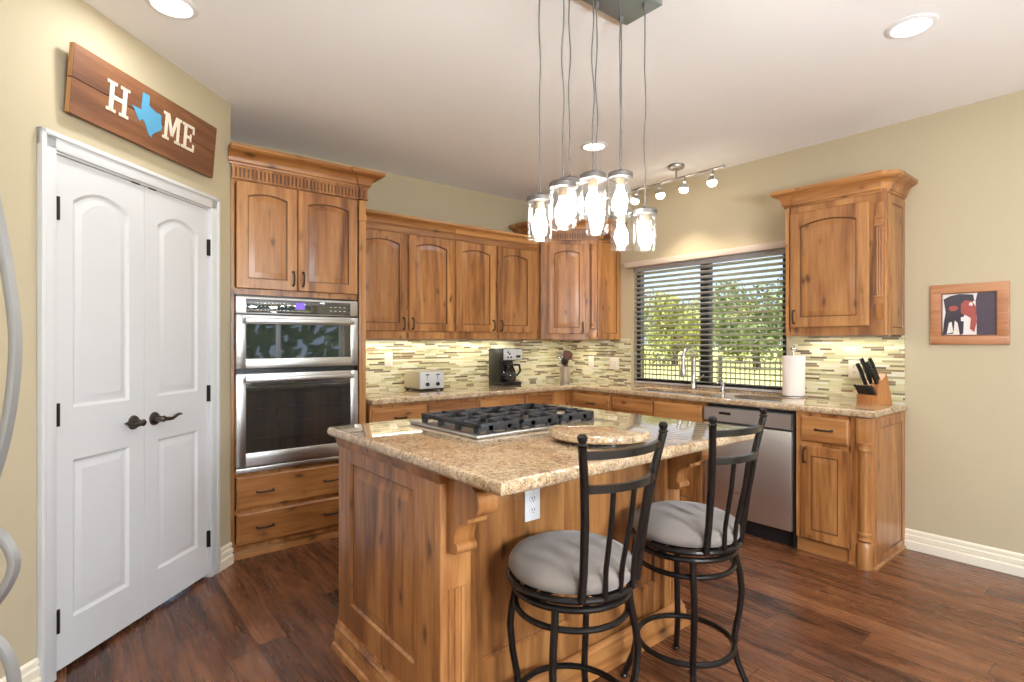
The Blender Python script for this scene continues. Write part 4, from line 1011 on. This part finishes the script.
t = thing('towel_holder', 'round steel countertop stand carrying the paper towels', 'paper towel holder', (3.985, 1.728, .910))
b = MB(); b.lathe([(.085, 0), (.088, .004), (.086, .010), (.02, .014)], (0, 0, 0), 36); b.build('base', M['chrome'], t)
b = MB(); b.tube([(0, 0, .010), (0, 0, .325)], .006, 10); b.build('rod', M['chrome'], t)
b = MB(); b.ball((0, 0, .345), .021, 14); b.build('finial', M['chrome'], t)
b = MB(); b.lathe([(.021, .0145), (.070, .0145), (.073, .019), (.073, .290), (.070, .294), (.021, .294), (.021, .0145)], (0, 0, 0), 48, cap=False); o = b.build('paper_towel_roll', M['paper'], loc=(3.985, 1.728, .910)); tag(o, 'white paper towel roll upright on its stand beside the window', 'paper towels')

# knife block + knives
KB = Vector((3.975, 1.222, .910)); KR = R_(-107)
t = thing('knife_block', 'slanted brown wooden knife block on the counter end', 'knife block', KB, KR)
b = MB(); b.ext([(-.085, 0), (-.085, .060), (-.062, .068), (-.045, .070), (-.045, .0)], -.062, .062, 'x'); b.build('steak_tier', M['bamboo'], t, 0)
b = MB(); b.ext([(-.0445, 0), (.085, 0), (-.015, .225), (-.0445, .190)], -.050, .050, 'x') if False else b.ext([(-.0445, 0), (.090, 0), (.034, .192), (-.056, .112)], -.050, .050, 'x'); b.build('slanted_block', M['bamboo'], t, 0)
mk = Matrix.Translation(KB) @ Matrix.Rotation(KR, 4, 'Z')
def knife(x, y, z, L, r, label, grp, ax=(0, -.50, .86)):
    a = Vector(ax).normalized(); q = Vector((0, 0, 1)).rotation_difference(a).to_matrix().to_4x4()
    t = thing('kitchen_knife' if L > .08 else 'steak_knife', label, 'knife', (0, 0, 0), 0, grp)
    b = MB(); s = [(-r * .55, -r), (r * .55, -r), (r * .7, 0), (r * .55, r), (-r * .55, r), (-r * .7, 0)]
    b.tube([(0, 0, .0), (0, 0, L * .3), (0, .002, L * .7), (0, -.003, L * .93), (0, -.002, L)], 0, sect=s, up=(0, 1, 0)); b.xf(q); b.build('handle', M['black'], t, 30)
    b = MB(); b.box(-r * .5, r * .5, -r * .9, r * .9, .0, .006); b.xf(q); b.build('bolster', M['chrome'], t, 0)
    m = mk @ Matrix.Translation((x, y, z)); t.matrix_world = m
    t.location = m.to_translation(); t.rotation_euler = (0, 0, KR); return t
gk = 'large knives in the slanted block'; gs = 'steak knives in the low tier of the knife block'
# top slanted face runs from (-.060,.165) to (.020,.215)
for i, (x, f, L, lab) in enumerate([(-.030, .12, .150, 'black-handled knife standing at the outer front slot, nearest the paper towels'), (-.004, .25, .175, 'longest black-handled knife, tall in the middle of the block top'), (.022, .55, .150, 'black-handled knife rising high beside the outlet, behind the longest one'), (.034, .25, .105, 'shorter black-handled knife at the block side away from the towels'), (-.022, .70, .110, 'black-handled knife at the rear slot of the block top')]):
    knife(x, -.056 + .090 * f, .112 + .080 * f + .0005, L, .011, lab, gk, (-.06, -.42, .90))
for i in range(6):
    knife(-.050 + i * .020, -.073, .0652, .075, .0075, 'black steak knife in the low front tier of the knife block', gs, (0, -.62, .78))

# picture
t = thing('framed_picture', 'small framed picture in burl wood on the plain beige wall', 'picture', (XW, .966, 1.288), R_(-90)); W, H = .362, .360
b = MB(); fw = .052
for (x0, x1, z0, z1) in ((0, W, 0, fw), (0, W, H - fw, H), (0, fw, fw, H - fw), (W - fw, W, fw, H - fw)): b.box(x0, x1, -.022, 0, z0, z1, .003)
b.build('frame', M['burl'], t)
b = MB()
for (x0, x1, z0, z1) in ((fw, W - fw, fw, fw + .006), (fw, W - fw, H - fw - .006, H - fw), (fw, fw + .006, fw, H - fw), (W - fw - .006, W - fw, fw, H - fw)): b.box(x0, x1, -.018, -.004, z0, z1, .002)
b.build('inner_lip', M['glaze'], t)
b = MB(); PW_, PH_ = W - 2 * fw, H - 2 * fw
b.cur = 0; b.box(fw, W - fw, -.008, -.002, fw, H - fw)
def shape(pts, mi, lay): b.cur = mi; b.ext([(fw + p[0] * PW_, fw + p[1] * PH_) for p in pts], -.008 - .0004 * lay, -.0075, 'y')
shape([(.64, 0), (1, 0), (1, 1), (.66, 1), (.62, .8), (.64, .4)], 3, 1)
shape([(.04, .86), (.16, .93), (.34, .97), (.58, .94), (.60, .80), (.50, .74), (.42, .50), (.40, .05), (.34, .02), (.30, .30), (.25, .36), (.22, .05), (.02, .02), (.05, .35), (.08, .55)], 1, 2)
shape([(.36, .74), (.44, .82), (.56, .80), (.63, .66), (.64, .30), (.60, .08), (.52, .16), (.54, .40), (.47, .46), (.36, .52)], 2, 3)
shape([(.13, .64), (.18, .70), (.28, .70), (.32, .64), (.26, .58), (.17, .58)], 2, 3)
shape([(.36, .34), (.36, .43), (.46, .45), (.49, .38), (.44, .33)], 0, 4)
shape([(.50, .70), (.52, .77), (.57, .76), (.57, .68)], 0, 4)
shape([(.10, .05), (.14, .30), (.19, .33), (.22, .08)], 0, 3)
b.build('picture_print', [M['inkwhite'], M['ink'], M['inkred'], M['inkplum']], t, 0)

# ---------------------------------------------------------------- scroll stand at the near edge
SD = 1.20; Fv = Vector((.6324, .7746, 0)); Rv = Vector((.7746, -.6324, 0))
ctr = Fv * SD + Rv * (-1.215)
t = thing('scroll_stand', 'curved pewter metal scroll stand at the near edge by the pantry wall', 'metal stand', (ctr.x, ctr.y, 0), R_(-39.23))
def uv(u, v): return ((u - 512) / 545 * SD + 1.215, 0, 1.306 - (v - 341.5) / 545 * SD)
def smooth_path(P, k=6):
    P = [Vector(p) for p in P]; out = []
    for i in range(len(P) - 1):
        p0, p1, p2, p3 = P[max(0, i - 1)], P[i], P[i + 1], P[min(len(P) - 1, i + 2)]
        for j in range(k):
            s = j / k; out.append(.5 * ((2 * p1) + (p2 - p0) * s + (2 * p0 - 5 * p1 + 4 * p2 - p3) * s * s + (3 * p1 - p0 - 3 * p2 + p3) * s ** 3))
    out.append(P[-1]); return out
sec = [(-.008, -.009), (-.004, -.011), (.004, -.011), (.008, -.009), (.008, .009), (.004, .011), (-.004, .011), (-.008, .009)]
big = [uv(-40, 95), uv(-18, 150), uv(-3, 215), uv(8, 275), uv(15, 330), uv(14, 375), (uv(8, 420)), uv(-2, 462), uv(-20, 515), uv(-40, 555)]
cur = [uv(-38, 505), uv(-12, 525), uv(5, 541), uv(14, 562), uv(8, 583), uv(-6, 604), uv(-28, 632)]
low = [uv(-34, 618), uv(-10, 635), uv(4, 650), uv(13, 672), uv(14, 700), uv(4, 740), uv(-10, 780), uv(-14, 840), uv(-2, 900), uv(10, 933.5)]
for P in (big, cur, low):
    for s in (1, -1):
        Q = [((p[0] if s > 0 else -2 * .0 - p[0] - .0), p[1], p[2]) for p in P]
        b = MB(); b.tube(smooth_path(Q), 0, sect=sec, up=(0, 1, 0)); b.build('scroll_bar', M['nickel'], t, 40)
b = MB(); b.box(-.16, .16, -.012, .012, 0, .012, .003); b.box(-.012, .012, -.14, .14, 0, .012, .003); b.tube([(0, 0, .01), (0, 0, 1.85)], .009, 10); b.build('foot', M['nickel'], t)

# ---------------------------------------------------------------- outdoors
o = MB().ext([(XW + .2, -40), (130, -90), (130, 120), (XW + .2, 90)], -.6, -.16, 'z').build('lawn', M['grass'], smooth=0); struct(o, 'sunny mown lawn outside the window', 'lawn')
o = MB().ext([(-40, -40), (XW + .19, -40), (XW + .19, YR - .17), (-40, YR - .17)], -.6, -.13, 'z').build('patio_ground', M['patio'], smooth=0); struct(o, 'pale concrete patio behind the house, added to bounce sunlight indoors', 'patio')  # unseen ground, made pale to bounce sun onto the ceiling
o = MB().ext([(-40, YR - .165), (XL - .31, YR - .165), (XL - .31, 40), (-40, 40)], -.6, -.13, 'z').build('side_ground', M['patio'], smooth=0); struct(o, 'pale concrete beside the house', 'patio')
b = MB(); rn = random.Random(5)
for i in range(3600):
    p = Vector((-12 + 24 * rn.random(), -9.5 + .8 * rn.random(), -.1 + 3.4 * rn.random())); n1 = Vector((rn.gauss(0, .6), 1, rn.gauss(0, .6))).normalized(); v1 = n1.orthogonal().normalized(); w1 = n1.cross(v1); q = .14 + .12 * rn.random()
    b.add([p - v1 * q, p + w1 * q * .6, p + v1 * q, p - w1 * q * .6], [(0, 1, 2, 3)])
o = b.build('hedge_foliage', M['leaf2'], smooth=0); o['kind'] = 'stuff'; o['label'] = 'green hedge beyond the patio behind the house'
t = thing('metal_fence', 'dark metal picket fence across the lawn outside', 'fence', (11.5, 0, -.16))
b = MB()
for i in range(300): y = -3 + i * .11; b.box(-.008, .008, y - .010, y + .010, .05, 1.06)
b.build('pickets', M['fence'], t, 0)
b = MB(); b.box(-.02, .02, -3, 30, 1.00, 1.04); b.box(-.02, .02, -3, 30, .12, .16); b.build('rails', M['fence'], t, 0)
for i in range(14): MB().box(-.035, .035, -3 + i * 2.4 - .035, -3 + i * 2.4 + .035, 0, 1.16).build('post', M['fence'], t, 0)
def tree(loc, h, r, mat, label, seed):
    rn = random.Random(seed); t = thing('yard_tree', label, 'tree', loc, rn.random() * 6, 'trees beyond the fence')
    b = MB(); b.tube([(0, 0, 0), (.08, .05, h * .3), (0, -.05, h * .55)], [.22, .16, .09], 8)
    for i in range(4):
        a = rn.random() * 6.28; b.tube([(0, 0, h * (.3 + .05 * i)), (r * .6 * math.cos(a), r * .6 * math.sin(a), h * (.5 + .07 * i))], [.08, .03], 6)
    b.build('trunk', M['bark'], t)
    b = MB(); blobs = []
    for i in range(16):
        a = rn.random() * 6.28; q = math.sqrt(rn.random()) * r * .75; blobs.append((q * math.cos(a), q * math.sin(a), h * (.16 + .66 * rn.random()), r * (.32 + .16 * rn.random())))
    for i in range(3400):
        c = blobs[rn.randrange(16)]; d = Vector((rn.gauss(0, 1), rn.gauss(0, 1), rn.gauss(0, 1))).normalized(); R0 = c[3] * (.72 + .30 * rn.random())
        p = Vector(c[:3]) + d * R0; s = .075 + .08 * rn.random()
        u_ = Vector((rn.gauss(0, 1), rn.gauss(0, 1), rn.gauss(0, 1))).normalized(); v_ = d.cross(u_).normalized() if d.cross(u_).length > .01 else Vector((1, 0, 0)); n_ = (d + u_ * .8).normalized(); v_ = n_.orthogonal().normalized(); w_ = n_.cross(v_)
        b.add([p - v_ * s, p + w_ * s * .6, p + v_ * s, p - w_ * s * .6], [(0, 1, 2, 3)])
    b.build('crown', mat, t, 0); return t
tl = []
for X_, ys, hs, r_, kinds in ((28, (9, 14, 19, 24, 29, 34), (4.6, 4.9, 4.2, 4.5, 4.8, 4.4), 2.3, '121212'), (35, (13.3, 18.7, 24.1, 29.5, 35, 40.5), (6.4, 5.6, 5.4, 5.6, 6.0, 5.8), 2.5, '211221'), (43, (16.5, 23, 29.5, 36, 42.5, 49), (7.4, 6.6, 6.6, 7.0, 6.8, 7.2), 3.0, '121212')):
    for y_, h_, k_ in zip(ys, hs, kinds): tl.append(((X_, y_), h_, r_, 'leaf' + k_))
wd = {'leaf1': 'yellow-green leafy tree', 'leaf2': 'darker green leafy tree'}
for i, (p, h, r, m) in enumerate(tl):
    row = ['in the nearest row', 'in the middle row', 'in the deepest row'][i // 6]
    place = row + ', ' + ['behind the wall cabinet', 'second from the wall cabinet', 'third from the wall cabinet', 'fourth from the wall cabinet', 'fifth from the wall cabinet', 'farthest along'][i % 6]
    tree((p[0], p[1], -.16), h, r, M[m], wd[m] + ' ' + place, 20 + i)
